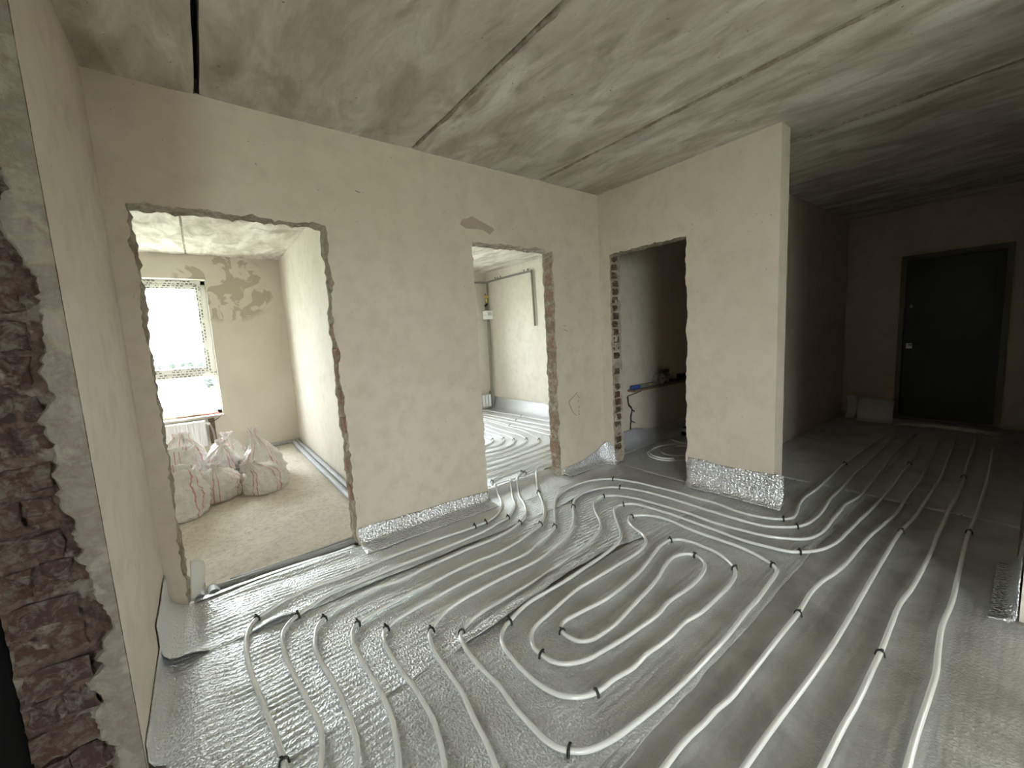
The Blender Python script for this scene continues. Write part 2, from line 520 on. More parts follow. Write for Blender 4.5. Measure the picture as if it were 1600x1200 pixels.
# ---- left wall stub, its end broken open to the brickwork
def left_wall():
    V, F, MI = [], [], []
    x0, x1 = -.522, XC
    n = 220
    # plastered side
    rows = []
    for k in range(n + 1):
        z = H * k / n
        y = YC + .004 * N(z * 9, 3, 1) + .003 * N(z * 40, 3, 1)
        rows.append((len(V), y)); V.append((x1, y, z)); V.append((x1 + .004 * N(z * .8, 1, 2), (YC + D) / 2, z)); V.append((x1, D, z))
    for k in range(n):
        a, b = k * 3, k * 3 + 3
        F += [(a, a + 1, b + 1, b), (a + 1, a + 2, b + 2, b + 1)]; MI += [0, 0]
    base = len(V)
    m = 22
    for k in range(n + 1):
        z = H * k / n
        for i in range(m + 1):
            s = i / m
            x = x1 + (x0 - x1) * s
            if i == 0: V.append((x1, rows[k][1], z)); continue
            d = .016 * N(x * 14, z * 12, 4) + .010 * N(x * 40, z * 40, 9) + .010
            d *= min(1, s * 6)
            V.append((x, YC + d, z))
    for k in range(n):
        for i in range(m):
            a = base + k * (m + 1) + i
            F.append((a, a + 1, a + m + 2, a + m + 1)); MI.append(1)
    b = len(V)
    V += [(x0, YC + .02, 0), (x0, D, 0), (x0, D, H), (x0, YC + .02, H)]
    F.append((b, b + 1, b + 2, b + 3)); MI.append(0)
    return struct(mobj('wall_left', V, F, [M_plaster, M_rubble_d], None, False, MI))
wall_left = left_wall()
bC = [brick_mesh('brick', .142, .05, .082, 60 + k, M_brick_d, .010) for k in range(7)]
bCs = [brick_mesh('brick', .066, .05, .080, 80 + k, M_brick_d, .010) for k in range(4)]
for k in range(27):
    z = .055 + k * .099
    if k % 2 == 0:
        put_brick(rnd.choice(bC), (-.448 + rnd.uniform(-.008, .008), YC + .022 + rnd.uniform(-.006, .006), z), wall_left)
    else:
        put_brick(rnd.choice(bCs), (-.488 + rnd.uniform(-.006, .006), YC + .022 + rnd.uniform(-.006, .006), z), wall_left)
        put_brick(rnd.choice(bCs), (-.411 + rnd.uniform(-.006, .006), YC + .024 + rnd.uniform(-.006, .008), z + .002), wall_left)
# ragged plaster lip along the broken end
V, F = [], []
n, m = 260, 7
for k in range(n + 1):
    z = H * k / n
    wd = .066 + .040 * N(z * 2.3, 7, 2, 2) + .040 * N(z * 6.1, 2, 6, 2) + .026 * N(z * 17, 5, 6, 3) + .010 * N(z * 60, 2, 6) + .03 * smooth01(1.55, 2.1, z)
    wd = max(.02, wd)
    for i in range(m + 1):
        s = i / m
        x = XC - .001 - wd * s
        y = YC - .004 - .006 * math.sin(math.pi * min(1, s * 1.05)) + .007 * N(x * 26, z * 26, 1) * (1 if 0 < i else 0) + (.02 if i == m else 0)
        V.append((x, y, z))
for k in range(n):
    for i in range(m):
        a = k * (m + 1) + i
        F.append((a, a + 1, a + m + 2, a + m + 1))
mobj('plaster_lip', V, F, M_edgeplaster, wall_left)
# ---- remaining shell
wallbox('wall_corridor_left', M_plaster, (XB + TB, 7.3, 1.72, 1.838, 0 - .02, H + .02))
wallbox('wall_corridor_right', M_plaster, (2.75, 7.3, -.16, -.012, -.02, H + .02))
wallbox('wall_side', M_plaster, (2.75, 2.9, -7.7, -.84, -.02, H + .02), (2.75, 2.9, -.84, -.16, -.02, .4), (2.75, 2.9, -.84, -.16, 1.95, H + .02))
wallbox('wall_end', M_plaster, (7.3, 7.45, -.2, .245, -.02, H + .02), (7.3, 7.45, 1.165, 1.84, -.02, H + .02), (7.3, 7.45, .245, 1.165, 2.11, H + .02))
wallbox('door_leak_block', M_plaster, (7.47, 7.55, -.2, 1.84, -.12, H + .02))  # added unseen panel behind the door, blocks daylight leaking under its frame
wallbox('wall_rear', M_plaster, (-2.75, 2.9, -7.75, -7.6, -.02, H + .02))
wallbox('wall_far_left', M_plaster, (-2.75, -2.6, -7.6, -6.65, -.02, H + .02), (-2.75, -2.6, -3.15, 2.05, -.02, H + .02), (-2.75, -2.6, -6.65, -3.15, -.02, .3), (-2.75, -2.6, -6.65, -3.15, 2.5, H + .02), (-2.6, -.522, 1.95, 2.05, -.02, H + .02))
wallbox('wall_bathroom', M_plaster, (XB + TB, 5.7, D + TA, D + TA + .1, -.05, H + .02), (5.6, 5.7, 1.838, D + TA, -.02, H + .02))
# first room
wallbox('wall_room_right', M_plaster1, (1.05, 1.19, D + TA, 7.1, -.12, 2.9))
wallbox('wall_room_left', M_plaster1, (-2.4, -2.25, D + TA, 7.1, -.12, 2.9), (-2.25, XC - .23, D + TA, D + TA + .1, -.12, 2.9))
wallbox('wall_room_window', M_patched, (-2.4, -1.32, Y1, Y1 + .34, -.12, 2.9), (.145, 1.19, Y1, Y1 + .34, -.12, 2.9), (-1.32, .145, Y1, Y1 + .34, -.12, .50), (-1.32, .145, Y1, Y1 + .34, 2.345, 2.9))
# second room
wallbox('wall_kitchen_right', M_plaster1, (X2, X2 + .15, D + TA + .1, 7.1, -.12, 2.9))
wallbox('wall_kitchen_window', M_plaster1, (1.19, 1.5, Y2, Y2 + .34, -.12, 2.9), (3.15, X2 + .15, Y2, Y2 + .34, -.12, 2.9), (1.5, 3.15, Y2, Y2 + .34, -.12, .65), (1.5, 3.15, Y2, Y2 + .34, 2.35, 2.9))
# floors
floor = wallbox('floor', M_floor, (-2.75, 7.45, -7.7, D + .03, -.12, -.014))
nx, ny = 70, 84
V, F = [], []
for j in range(ny + 1):
    for i in range(nx + 1):
        x = -2.4 + 3.5 * i / nx; y = D + .03 + (7.05 - D - .03) * j / ny
        z = Z1 + .010 * N(x * 2, y * 2, 3) + .007 * N(x * 9, y * 9, 5)
        z += .045 * (1 - smooth01(D + .03, D + .22, y))
        V.append((x, y, z))
for j in range(ny):
    for i in range(nx):
        a = j * (nx + 1) + i
        F.append((a, a + 1, a + nx + 2, a + nx + 1))
floor1 = struct(mobj('floor_room', V, F, M_screed, None, True))
wallbox('floor_kitchen', M_floor, (1.15, X2 + .1, D + .03, 7.0, -.2, Z2 - .004))
wallbox('floor_bathroom', M_floor, (XB, 5.7, 1.8, D + TA + .02, -.12, -.012))

# marks on the back wall
def blob(name, cx, cz, pts, mat, parent, y=D - .0015):
    V = [(cx + a, y, cz + b) for a, b in pts]
    V += [(cx + a * .985, y - .0006, cz + b * .985) for a, b in pts]
    n = len(pts)
    F = [tuple(range(n, 2 * n))] + [(i, (i + 1) % n, n + (i + 1) % n, n + i) for i in range(n)]
    return mobj(name, V, F, mat, parent)
blob('filler_patch', 1.83, 2.245, [(-.155, -.01), (-.13, .03), (-.08, .045), (-.045, .065), (.0, .05), (.04, .035), (.09, .02), (.15, .0), (.165, -.02), (.13, -.045), (.12, -.06), (.09, -.045), (.05, -.028), (-.03, -.03), (-.1, -.035)], M_damp, wall_back)
def stroke(pts, parent, r=.0022, y=D - .001):
    b = MB(); b.tube([(x, y, z) for x, z in pts], r, 5); return b.build('pencil_mark', M_pencil, parent)
stroke([(2.895, .785), (2.865, .765), (2.83, .745), (2.80, .725), (2.77, .705)], wall_back)
stroke([(2.77, .705), (2.785, .66), (2.81, .615), (2.835, .58), (2.87, .553)], wall_back)
for x, z in ((2.89, .76), (2.905, .74), (2.90, .70), (2.905, .64), (2.898, .60), (2.90, .57)):
    stroke([(x, z), (x + .008, z - .014)], wall_back, .003)
stroke([(.905, 2.355), (.925, 2.348), (.935, 2.346)], wall_back); stroke([(.955, 2.352), (.958, 2.349)], wall_back, .003)
stroke([(2.74, 1.44), (2.775, 1.435)], wall_back); stroke([(2.745, 1.40), (2.79, 1.385)], wall_back)

# ================================================================== FOIL MATS
def foil_sheet(name, mat, x0, x1, ylo, yhi, zf, dx, dy, label, group='foil mats', rib=.0052, pitch=.031, seed=0., cut=None, wrap=None):
    nx = max(4, int((x1 - x0) / dx)); ny = max(4, int((yhi(x0) - ylo(x0)) / dy))
    V, F, idx = [], [], {}
    for j in range(ny + 1):
        t = j / ny
        for i in range(nx + 1):
            x = x0 + (x1 - x0) * i / nx
            a, b = ylo(x), yhi(x)
            y = a + (b - a) * t
            ph = math.pi * (y + .018 * N(x * 1.1, y * .9, seed + 3) + .004 * N(x * 9, y * 9, seed)) / pitch
            z = zf(x, y, t) + rib * (abs(math.sin(ph)) ** .9 - .65) * (.65 + .8 * abs(N(x * 5, y * 5, seed + 8))) + .0016 * N(x * 3, y * 5, seed)
            if wrap:
                xw, r = wrap[0], wrap[1](y)
                d = xw + r - x
                if d > 0:
                    if d < r * math.pi / 2: x = xw + r - r * math.sin(d / r); z += r * (1 - math.cos(d / r))
                    else:
                        z += r + d - r * math.pi / 2; x = xw + .003 * abs(N(y * 8, z * 8, seed))
            V.append((x, y, z))
    for j in range(ny):
        for i in range(nx):
            a = j * (nx + 1) + i
            if cut:
                x = x0 + (x1 - x0) * (i + .5) / nx; y = sum(V[q][1] for q in (a, a + nx + 1)) / 2
                if cut(x, y): continue
            F.append((a, a + 1, a + nx + 2, a + nx + 1))
    o = mobj(name, V, F, mat, None, True)
    s = o.modifiers.new('thickness', 'SOLIDIFY'); s.thickness = .0035; s.offset = -1
    tag(o, label, 'foil mat', group)
    return o
g = lambda x, c, w: math.exp(-((x - c) / w) ** 2)
# strip along the back wall: lies on the next one, lower edge lifted at the left
S0_edge = lambda x: 2.255 + .018 * N(x * 3.1, 4, 4) + .02 * smooth01(1.6, 2.5, x) - .0 * x
def z0(x, y, t):
    e = 1 - smooth01(0, .16, t)
    lift = .035 * g(x, -.20, .06) + .026 * g(x, .16, .10) + .012 * g(x, .62, .22) + .016 * g(x, 2.35, .18) + .008 * g(x, 1.2, .3)
    und = .014 * g(x, .15, .35) * math.sin(math.pi * min(1, max(0, (y - 2.35) / .32))) 
    ridge = .020 * g(y, 2.70 + .02 * math.sin(x * 5), .05) * smooth01(-.2, .1, x) * (1 - smooth01(.55, .8, x))
    return -.001 + e * lift + und + ridge 
S0_top = lambda x: 2.815 if -.19 < x < .69 else 2.752
foil_sheet('foil_mat', M_foil, -.455, XB - .004, S0_edge, lambda x: 2.752, z0, .03, .004, 'bright foil mat along the back wall with a lifted lower edge', seed=2., wrap=(XC + .008, lambda y: .10 + .02 * N(y * 4, 1, 1)))
foil_sheet('foil_mat', M_foil, -.185, .685, lambda x: 2.748, lambda x: 2.796 + .010 * N(x * 5, 1, 1), lambda x, y, t: .010 * (1 - t) - .002 + .012 * g(x, .2, .3), .03, .0055, 'narrow foil flap on the threshold of the left opening', seed=12.)
# second strip
S1_edge = lambda x: 1.462 + .04 * smooth01(.05, .8, x) + .075 * smooth01(.75, 1.7, x) - .06 * smooth01(1.95, 2.3, x) + .010 * N(x * 5, 3, 3)
def z1(x, y, t):
    q = y - S1_edge(x) - .034
    k = math.exp(-(q / (.034 if q < 0 else .022)) ** 2)
    fold = smooth01(.80, 1.0, x) * (1 - smooth01(1.75, 2.0, x))
    amp = .046 * fold * (.65 + .5 * N(x * 7, 2, 2)) + .022 * g(x, .82, .06)
    left = .05 * g(x, -.15, .07) * math.sin(math.pi * min(1, max(0, (y - 1.55) / .75)))
    return -.0045 + k * amp + left * .55 + .002 * (1 - smooth01(0, .03, t))
foil_sheet('foil_mat', M_foil_m, -.372, XB - .004, S1_edge, lambda x: 2.32, z1, .03, .004, 'foil mat in front of the back wall, folded up along its lower edge', seed=4., cut=lambda x, y: x < -.25 and y < YC + .012, wrap=(XC + .006, lambda y: .055 + .012 * N(y * 4, 1, 1)))
S2_edge = lambda x: .735 + .02 * smooth01(1.6, 2.6, x) + .010 * N(x * 5, 8, 3)
def z2(x, y, t):
    k = math.exp(-((y - S2_edge(x) - .012) / .014) ** 2)
    return -.007 + k * .008 * smooth01(1.0, 1.6, x) * (1 - smooth01(2.8, 3.2, x)) + .0035 * N(x * 4, y * 7, 1)
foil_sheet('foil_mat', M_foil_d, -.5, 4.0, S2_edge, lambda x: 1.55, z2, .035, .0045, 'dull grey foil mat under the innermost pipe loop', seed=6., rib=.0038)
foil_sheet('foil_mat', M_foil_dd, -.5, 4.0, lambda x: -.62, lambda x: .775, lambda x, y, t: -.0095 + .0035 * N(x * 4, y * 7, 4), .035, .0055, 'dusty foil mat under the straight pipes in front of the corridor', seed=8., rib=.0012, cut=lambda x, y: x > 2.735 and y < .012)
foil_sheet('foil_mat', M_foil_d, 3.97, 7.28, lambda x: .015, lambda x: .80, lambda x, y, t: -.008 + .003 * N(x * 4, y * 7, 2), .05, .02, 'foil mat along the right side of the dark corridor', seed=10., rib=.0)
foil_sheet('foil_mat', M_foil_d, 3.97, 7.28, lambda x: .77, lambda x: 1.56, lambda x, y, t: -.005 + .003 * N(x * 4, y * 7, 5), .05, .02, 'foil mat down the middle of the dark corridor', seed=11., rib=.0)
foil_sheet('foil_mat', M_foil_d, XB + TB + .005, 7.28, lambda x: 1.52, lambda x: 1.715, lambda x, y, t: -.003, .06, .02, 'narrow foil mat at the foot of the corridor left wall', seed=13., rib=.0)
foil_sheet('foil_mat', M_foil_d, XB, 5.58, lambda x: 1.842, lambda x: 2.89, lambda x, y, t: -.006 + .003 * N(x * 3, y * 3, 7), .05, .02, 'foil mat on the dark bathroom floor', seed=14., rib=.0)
# second room: mat over the raised threshold roll and the floor beyond
def zk(x, y, t):
    a = -.004 + (Z2 + .002) * smooth01(2.90, 3.12, y)
    roll = .052 * math.exp(-((y - 2.885 - .03 * smooth01(2.3, 2.6, x)) / .052) ** 2)
    return a + roll * (1 - .25 * smooth01(2.45, 2.6, x))
foil_sheet('foil_mat', M_foil, 1.80, 2.61, lambda x: 2.55, lambda x: 3.2, lambda x, y, t: zk(x, y, t) + .003, .03, .0055, 'foil mat humped over the threshold of the middle opening', seed=15., rib=.0009)
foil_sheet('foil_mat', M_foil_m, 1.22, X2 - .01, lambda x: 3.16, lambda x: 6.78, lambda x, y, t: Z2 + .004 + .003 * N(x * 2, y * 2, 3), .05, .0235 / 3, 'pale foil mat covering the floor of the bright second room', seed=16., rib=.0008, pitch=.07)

def loft(name, rows, mat, label=None, cat='foil skirting', group='foil turned up the walls', step=.012, rib=.0, seed=1., parent=None, noise_amp=.003, back=None, ribs=None):
    rows = [[Vector(p) for p in r] for r in rows]
    n = len(rows[0])
    dense = []
    for r in rows:                                   # resample across
        c = catmull(r, step); k = 14
        L = [0]
        for a, b in zip(c, c[1:]): L.append(L[-1] + (b - a).length)
        out = []
        for q in range(k + 1):
            s = L[-1] * q / k
            i = max(j for j in range(len(L)) if L[j] <= s + 1e-9); i = min(i, len(c) - 2)
            u = (s - L[i]) / max(1e-9, L[i + 1] - L[i])
            out.append(c[i].lerp(c[i + 1], u))
        dense.append(out)
    cols = [catmull([d[q] for d in dense], step * 1.5) if len(dense) > 1 else None for q in range(15)]
    m = min(len(c) for c in cols)
    def res(c):
        return [c[int(round(i * (len(c) - 1) / (m - 1)))] for i in range(m)]
    cols = [res(c) for c in cols]
    V, F = [], []
    for q in range(15):
        for i in range(m):
            p = cols[q][i]
            w = noise_amp
            if ribs:
                q_ = math.sin(2 * math.pi * (p[ribs[1]] + .004 * N(p.x * 6, p.y * 6, p.z * 6)) / .026) * ribs[0] * smooth01(.0, .04, p.z)
                p = p + Vector(ribs[2]) * q_
            V.append((p.x + w * N(p.x * 12 + seed, p.y * 12, p.z * 14), p.y + w * N(p.x * 12, p.y * 12 + seed, p.z * 14 + 3), p.z + w * .6 * N(p.x * 9, p.y * 9, p.z * 9 + seed)))
    for q in range(14):
        for i in range(m - 1):
            a = q * m + i
            F.append((a, a + 1, a + m + 1, a + m))
    o = mobj(name, V, F, mat, parent, True)
    s = o.modifiers.new('thickness', 'SOLIDIFY'); s.thickness = .004; s.offset = 0
    if label: tag(o, label, cat, group)
    return o
def prof_y(x, ztop, y, out=.15, zt=0):               # foil up a wall that faces -y
    return [(x, y, ztop), (x, y - .004, ztop * .55), (x, y - .02, ztop * .22), (x, y - .06, .012), (x, y - out, .0035)]
def prof_x(y, ztop, x, out=.10):                     # up a wall that faces -x
    return [(x, y, ztop), (x - .003, y, ztop * .6), (x - .012, y, ztop * .25), (x - .04, y, .012), (x - out, y, .0035)]
yA = D - .006
loft('foil_skirting', [prof_y(x, z, yA) for x, z in ((.706, .128), (.95, .118), (1.2, .108), (1.5, .102), (1.772, .090))], M_foil_s, 'sparkling foil turned up the back wall between its two openings', seed=1)
loft('foil_skirting', [prof_y(x, z, yA, .09) for x, z in ((2.655, .062), (2.8, .075), (2.95, .088), (3.1, .125), (3.2, .165))] + [[(3.262, 2.735, .215), (3.258, 2.715, .14), (3.25, 2.70, .07), (3.235, 2.67, .02), (3.21, 2.62, .005)], [(3.280, 2.64, .235), (3.275, 2.628, .15), (3.272, 2.615, .07), (3.28, 2.60, .025), (3.29, 2.58, .004)]], M_foil_s, 'crinkled foil turned up the corner between middle and right openings', seed=2)
xb = XB - .006
loft('foil_skirting', [[(3.335, 1.872, .225), (3.33, 1.868, .15), (3.325, 1.862, .08), (3.31, 1.86, .03), (3.30, 1.86, .006)], [(3.29, 1.852, .235), (3.285, 1.848, .15), (3.28, 1.842, .08), (3.27, 1.842, .02), (3.25, 1.842, .004)]] + [prof_x(y, z, xb - .003, .09) for y, z in ((1.80, .240), (1.74, .240), (1.68, .242), (1.61, .243))], M_foil_s, 'narrow foil piece turned up beside the edge of the right opening', seed=3, step=.005, ribs=(.0012, 1, (1, 0, 0)))
loft('foil_skirting', [prof_x(y, z, xb, .07) for y, z in ((1.625, .225), (1.50, .228), (1.38, .232), (1.25, .238), (1.15, .244), (1.088, .248))], M_foil_s, 'wide ribbed foil piece turned up the free end of the right wall', seed=4, step=.005, ribs=(.0022, 1, (1, 0, 0)))
loft('foil_skirting', [[(x, -.004, zt), (x, .002, zt * .6), (x, .012, zt * .2), (x, .03, .015), (x, .075, .004)] for x, zt in ((2.655, .05), (2.70, .14), (2.80, .23), (3.0, .24), (3.3, .24))], M_foil_s, 'curled foil corner at the right wall end by the frame edge', seed=7)
loft('foil_skirting', [[(X2 - .012, y, .175), (X2 - .016, y, .11), (X2 - .03, y, .04), (X2 - .09, y, Z2 + .03), (X2 - .20, y, Z2 + .012)] for y in (3.3, 4.2, 5.1, 6.0, 6.72)], M_foil_s, 'foil turned up the right wall of the bright second room', seed=8)
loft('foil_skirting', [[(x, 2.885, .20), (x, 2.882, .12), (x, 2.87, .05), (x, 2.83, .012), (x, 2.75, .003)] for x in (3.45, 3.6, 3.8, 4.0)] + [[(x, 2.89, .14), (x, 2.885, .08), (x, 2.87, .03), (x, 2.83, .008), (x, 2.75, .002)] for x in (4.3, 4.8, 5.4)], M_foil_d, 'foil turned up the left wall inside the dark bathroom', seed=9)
# white foam curl standing at the left opening
c = loft('foam_strip', [[(-.185, 2.83, .215), (-.15, 2.85, .205), (-.13, 2.88, .17), (-.128, 2.89, .12)], [(-.19, 2.815, .15), (-.16, 2.835, .13), (-.138, 2.865, .10), (-.135, 2.875, .07)], [(-.195, 2.80, .06), (-.178, 2.81, .05), (-.165, 2.82, .04), (-.158, 2.83, .02)], [(-.20, 2.795, .0), (-.19, 2.80, -.004), (-.18, 2.805, -.008), (-.17, 2.81, -.012)]], M_foam, 'white foam strip curling up at the left edge of the left opening', 'foam strip', None)
# foil bent up by the entrance door
loft('foil_skirting', [[(6.95, y, z), (6.90, y, z * .8), (6.86, y, z * .45), (6.86, y, z * .15), (6.80, y, .01)] for y, z in ((1.45, .30), (1.35, .305), (1.2, .29), (1.1, .275))], M_foil, 'loose foil sheet bent upright left of the entrance door', seed=11)
loft('foil_skirting', [[(7.0, y, z), (6.97, y - .02, z * .7), (6.95, y - .02, z * .4), (6.94, y, .01)] for y, z in ((1.60, .31), (1.55, .32), (1.50, .31))], M_foil, 'small foil scrap standing in the corridor corner', seed=12)

# ================================================================== PIPES
PIPES = {
 'l1': '63,1394 62,1443* 59,1507 51,1596 39,1696 28,1815 12,1950 6,2105 15,2227 37,2301 69,2349* 134,2389 254,2431 380,2444 509,2431 756,2451 957,2450 1175,2442 1357,2424 1460,2427 1526,2430* 1636,2463 1742,2539 1829,2650 1884,2760 1992,2994 2128,3223* 2238,3283 2389,3310 2643,3340 2856,3372 3087,3381',
 'l2': '140,1313 152,1344 169,1400 181,1455 185,1513 177,1595 168,1694 154,1817 144,1949 144,2061 159,2143 191,2195 236,2232* 302,2263 390,2300 519,2307 667,2305 780,2311 936,2311 1106,2312 1289,2312 1442,2319 1568,2350 1694,2378* 1794,2442 1881,2531 1930,2618 2008,2736 2167,2961 2290,3052 2508,3223* 2582,3250 2710,3289 2869,3314 3021,3310',
 'l3': '234,1235 246,1265 262,1314 273,1369 278,1442 278,1526 276,1620 269,1717 256,1828 256,1924 272,2001 297,2071 336,2112* 386,2147 481,2172 616,2190 759,2166 915,2179 1082,2186 1260,2188 1400,2184 1566,2201 1704,2246* 1818,2315 1886,2398 1969,2545 1976,2573 2114,2787 2243,2943 2507,3167* 2613,3189 2787,3250 2971,3249',
 'l4': '339,1147 351,1177 369,1231 384,1290 398,1357 403,1437 405,1529 401,1635 397,1752 404,1859 422,1924 455,1958* 524,1978 623,1993 727,2005 874,2015 1035,2027 1203,2028 1333,2019 1490,2035 1648,2076 1799,2128* 1947,2247 2085,2430 2180,2581* 2324,2770 2478,2938 2589,3001 2771,3163 2894,3178 3019,3197',
 'l5': '457,1055 466,1082 487,1144 500,1196 512,1260 515,1340 516,1435 513,1466 508,1553 506,1657 514,1749 530,1802 552,1831* 600,1852 703,1872 807,1880 960,1894 1121,1899 1289,1895 1473,1890 1598,1934 1742,1975 1849,2029* 1962,2147 2061,2258 2184,2366 2326,2441 2491,2472 2641,2466 2778,2414 2872,2330* 2938,2162 2973,1943 2993,1734 2990,1643 2998,1455 2965,1265 2992,1117 3056,1017* 3117,983 3243,994 3387,1025 3574,1044 3823,1037 4210,1050 4673,1060* 5003,1063 5502,1055 6111,1050',
 'l6': '590,944 606,1027 616,1081 623,1141 634,1203 647,1270 653,1340 656,1420 659,1507 670,1584 686,1643 712,1675* 756,1709 820,1744 925,1768 1042,1777 1165,1781 1293,1782 1467,1784 1595,1815 1733,1849 1885,1909 2035,2020 2183,2169* 2295,2256 2453,2295 2585,2276 2689,2230 2749,2161* 2798,2061 2837,1855 2842,1647 2842,1562 2837,1376 2841,1212 2862,1068 2926,983 3005,919* 3086,889 3254,876 3440,886 3662,908 3921,913 4327,929 4940,933 5544,938 6131,942',
 'l7': '6379,820 5828,827 5248,824 4769,807 4431,800 4099,787 3832,782 3586,810 3496,802 3284,796 3119,786 2960,794 2858,827 2790,902 2726,1016 2701,1151 2682,1301 2689,1478 2686,1557 2674,1749 2641,1946 2586,2071 2507,2138* 2419,2133 2313,2073 2224,1977 2140,1865 2059,1791 1940,1741 1802,1701 1644,1674 1459,1654 1307,1637 1175,1629 1052,1622 938,1615 853,1590 814,1567* 789,1532 775,1463 770,1383 771,1296 775,1212 768,1137 765,1071 766,1007 770,944 783,896 806,863* 838,833 878,813 951,793 1039,781 1139,771 1252,764 1381,760 1535,761 1686,763 1922,777 2051,780 2197,791 2314,800 2380,815 2414,848* 2456,945 2478,1055 2475,1200 2473,1348 2494,1537 2484,1626 2444,1699 2365,1756* 2294,1730 2232,1650 2194,1546 2130,1475 2039,1439 1928,1429 1813,1429 1601,1429 1457,1430 1322,1411 1194,1387 1126,1376 1065,1352 1027,1312 1004,1263 1006,1223* 1011,1173 1040,1126 1085,1096 1133,1076 1209,1065 1323,1052 1451,1044 1586,1039 1707,1056 1863,1049 1996,1055 2116,1083 2169,1118 2201,1185* 2167,1234 2091,1259 1993,1246 1861,1208 1731,1181 1600,1162 1469,1143 1378,1131 1304,1130 1233,1136 1191,1158 1168,1198 1167,1262* 1191,1291 1223,1302 1296,1297 1471,1278 1621,1281 1808,1302 1983,1342 2144,1381 2253,1381* 2308,1339 2327,1269 2326,1191 2321,1125 2282,1036 2232,974* 2161,939 2055,920 1928,915 1737,914 1632,929 1516,923 1421,926 1338,933 1243,928 1141,943 1041,949* 983,973 934,1019 911,1065 897,1123 893,1198 898,1290 912,1373 944,1427 991,1461 1023,1473* 1115,1504 1208,1520 1324,1522 1463,1525 1622,1537 1797,1551 1974,1581 2078,1633 2176,1728 2278,1840 2356,1908 2433,1939 2489,1925* 2548,1879 2572,1787 2588,1595 2586,1410 2582,1252 2573,1096 2594,965 2628,848 2667,799* 2758,737 2926,693 3133,684 3381,678 3529,671 3825,663 4118,662 4515,671 5034,674* 5324,683 5810,706',
 'r5': '952,635 994,635 1079,638 1154,636 1225,629 1310,626 1389,616 1552,615 1750,617 1899,617 2073,618* 2288,630 2445,622 2541,607 2692,591 2958,587 3198,580 3410,562 3687,543 4096,550 4597,546 5180,568 5689,580 6157,597',
 'r6': '1114,480 1177,479 1392,474 1644,464 1899,458 2182,459 2476,464 2631,467 3058,472 3229,474 3386,472* 3675,452 4011,449 4297,447 4694,446 5016,452 5365,473 5997,495 6432,509',
 'r7': '1294,330 1355,330 1552,328 1718,323 1946,324 2045,324* 2252,330 2485,335 2681,322 3235,316 3456,321 3687,320 3995,324 4327,319 4663,324 4885,329* 5481,349 6057,360 6474,382',
 'r8': '1487,168 1544,170 1695,172 1909,170 2080,170 2233,181 2427,191 2674,185 2974,192 3644,205* 3990,197 4418,197 4783,201 5162,209 5694,224 6054,235',
 'u1': '3072,4973 3092,4834 3082,4697 3068,4571* 3019,4490 2915,4411 2809,4375 2710,4365',
 'u2': '3252,5256 3251,5085 3233,4744 3199,4489* 3117,4377 2955,4271 2740,4272 2651,4274',
 'u3': '3409,5500 3409,5337 3351,4801 3321,4491 3261,4334* 3187,4230 3049,4134 2845,4097 2633,4110 2541,4105',
 'u4': '3564,5744 3565,5586 3497,5004 3476,4653 3471,4427 3395,4227* 3290,4112 3052,4011 2745,3959 2536,3956 2446,3957',
 'u5': '3743,6023 3740,5853 3723,5440 3689,5041 3684,4692 3598,4314 3495,4077* 3407,3978 3235,3923 2933,3859 2653,3830 2456,3827 2357,3819',
 'u6': '4261,6833 4261,6678 4309,6135 4357,5528* 4366,4786 4366,4665',
 'u7': '4033,6477 4042,6328 4075,5809 4087,5331* 4119,4924 4136,4538 4138,4427',
 'u8': '3907,6281 3914,6132 3931,5609 3950,5156 3933,4788 3946,4334 3947,4226',
 'u9': '3806,6122 3802,5947 3788,5410 3770,5093* 3789,4738 3756,4129 3753,4022',
 'v1': '3552,3812 3451,3801 3123,3758 2812,3706 2538,3670 2363,3680 2266,3677',
 'v2': '3385,3636 3293,3624 2983,3594 2638,3562 2440,3534 2262,3520 2159,3512',
 'v3': '3263,3493 3173,3488 2864,3456 2606,3443 2349,3408 2182,3394 2077,3385',
}
RP = .0100
def pz(x, y):
    if y < 2.55 or not (1.75 < x < 4.64): return .0105
    if y < 2.75 and x > 2.7: return .0105
    a = .0105 + (Z2 + .006 - .0) * smooth01(2.92, 3.14, y)
    roll = .054 * math.exp(-((y - 2.885 - .03 * smooth01(2.3, 2.6, x)) / .060) ** 2)
    return a + roll
CLIPS = []
ORD = ['first', 'second', 'third', 'fourth', 'fifth', 'sixth', 'seventh', 'eighth', 'ninth', 'tenth', 'eleventh', 'twelfth', 'thirteenth', 'fourteenth', 'fifteenth', 'sixteenth', 'seventeenth', 'eighteenth', 'nineteenth', 'twentieth']
def parse(s):
    P = []
    for tk in s.split():
        c = tk.endswith('*'); a, b = tk.rstrip('*').split(',')
        P.append((int(a) / 1000, int(b) / 1000, c))
    return P
def heating_pipe(pts, label, group, zone, z=pz, r=RP, clip=''):
    P = [Vector((x, y, z(x, y))) for x, y, c in pts]
    C = catmull(P, .016)
    for q in C: q.z = z(q.x, q.y) + .0012 * N(q.x * 5, q.y * 5, 3)
    b = MB(); b.tube(C, r, 10)
    o = b.build('heating_pipe', M_pex, None, True)
    tag(o, label, 'pipe', group)
    k = 0
    for i, (x, y, c) in enumerate(pts):
        if c:
            k += 1
            a, d = P[max(0, i - 1)], P[min(len(P) - 1, i + 1)]
            CLIPS.append((x, y, z(x, y), math.atan2(d.y - a.y, d.x - a.x), zone, clip % ORD[k - 1] if '%' in clip else clip))
    return o
pp = {k: parse(v) for k, v in PIPES.items()}
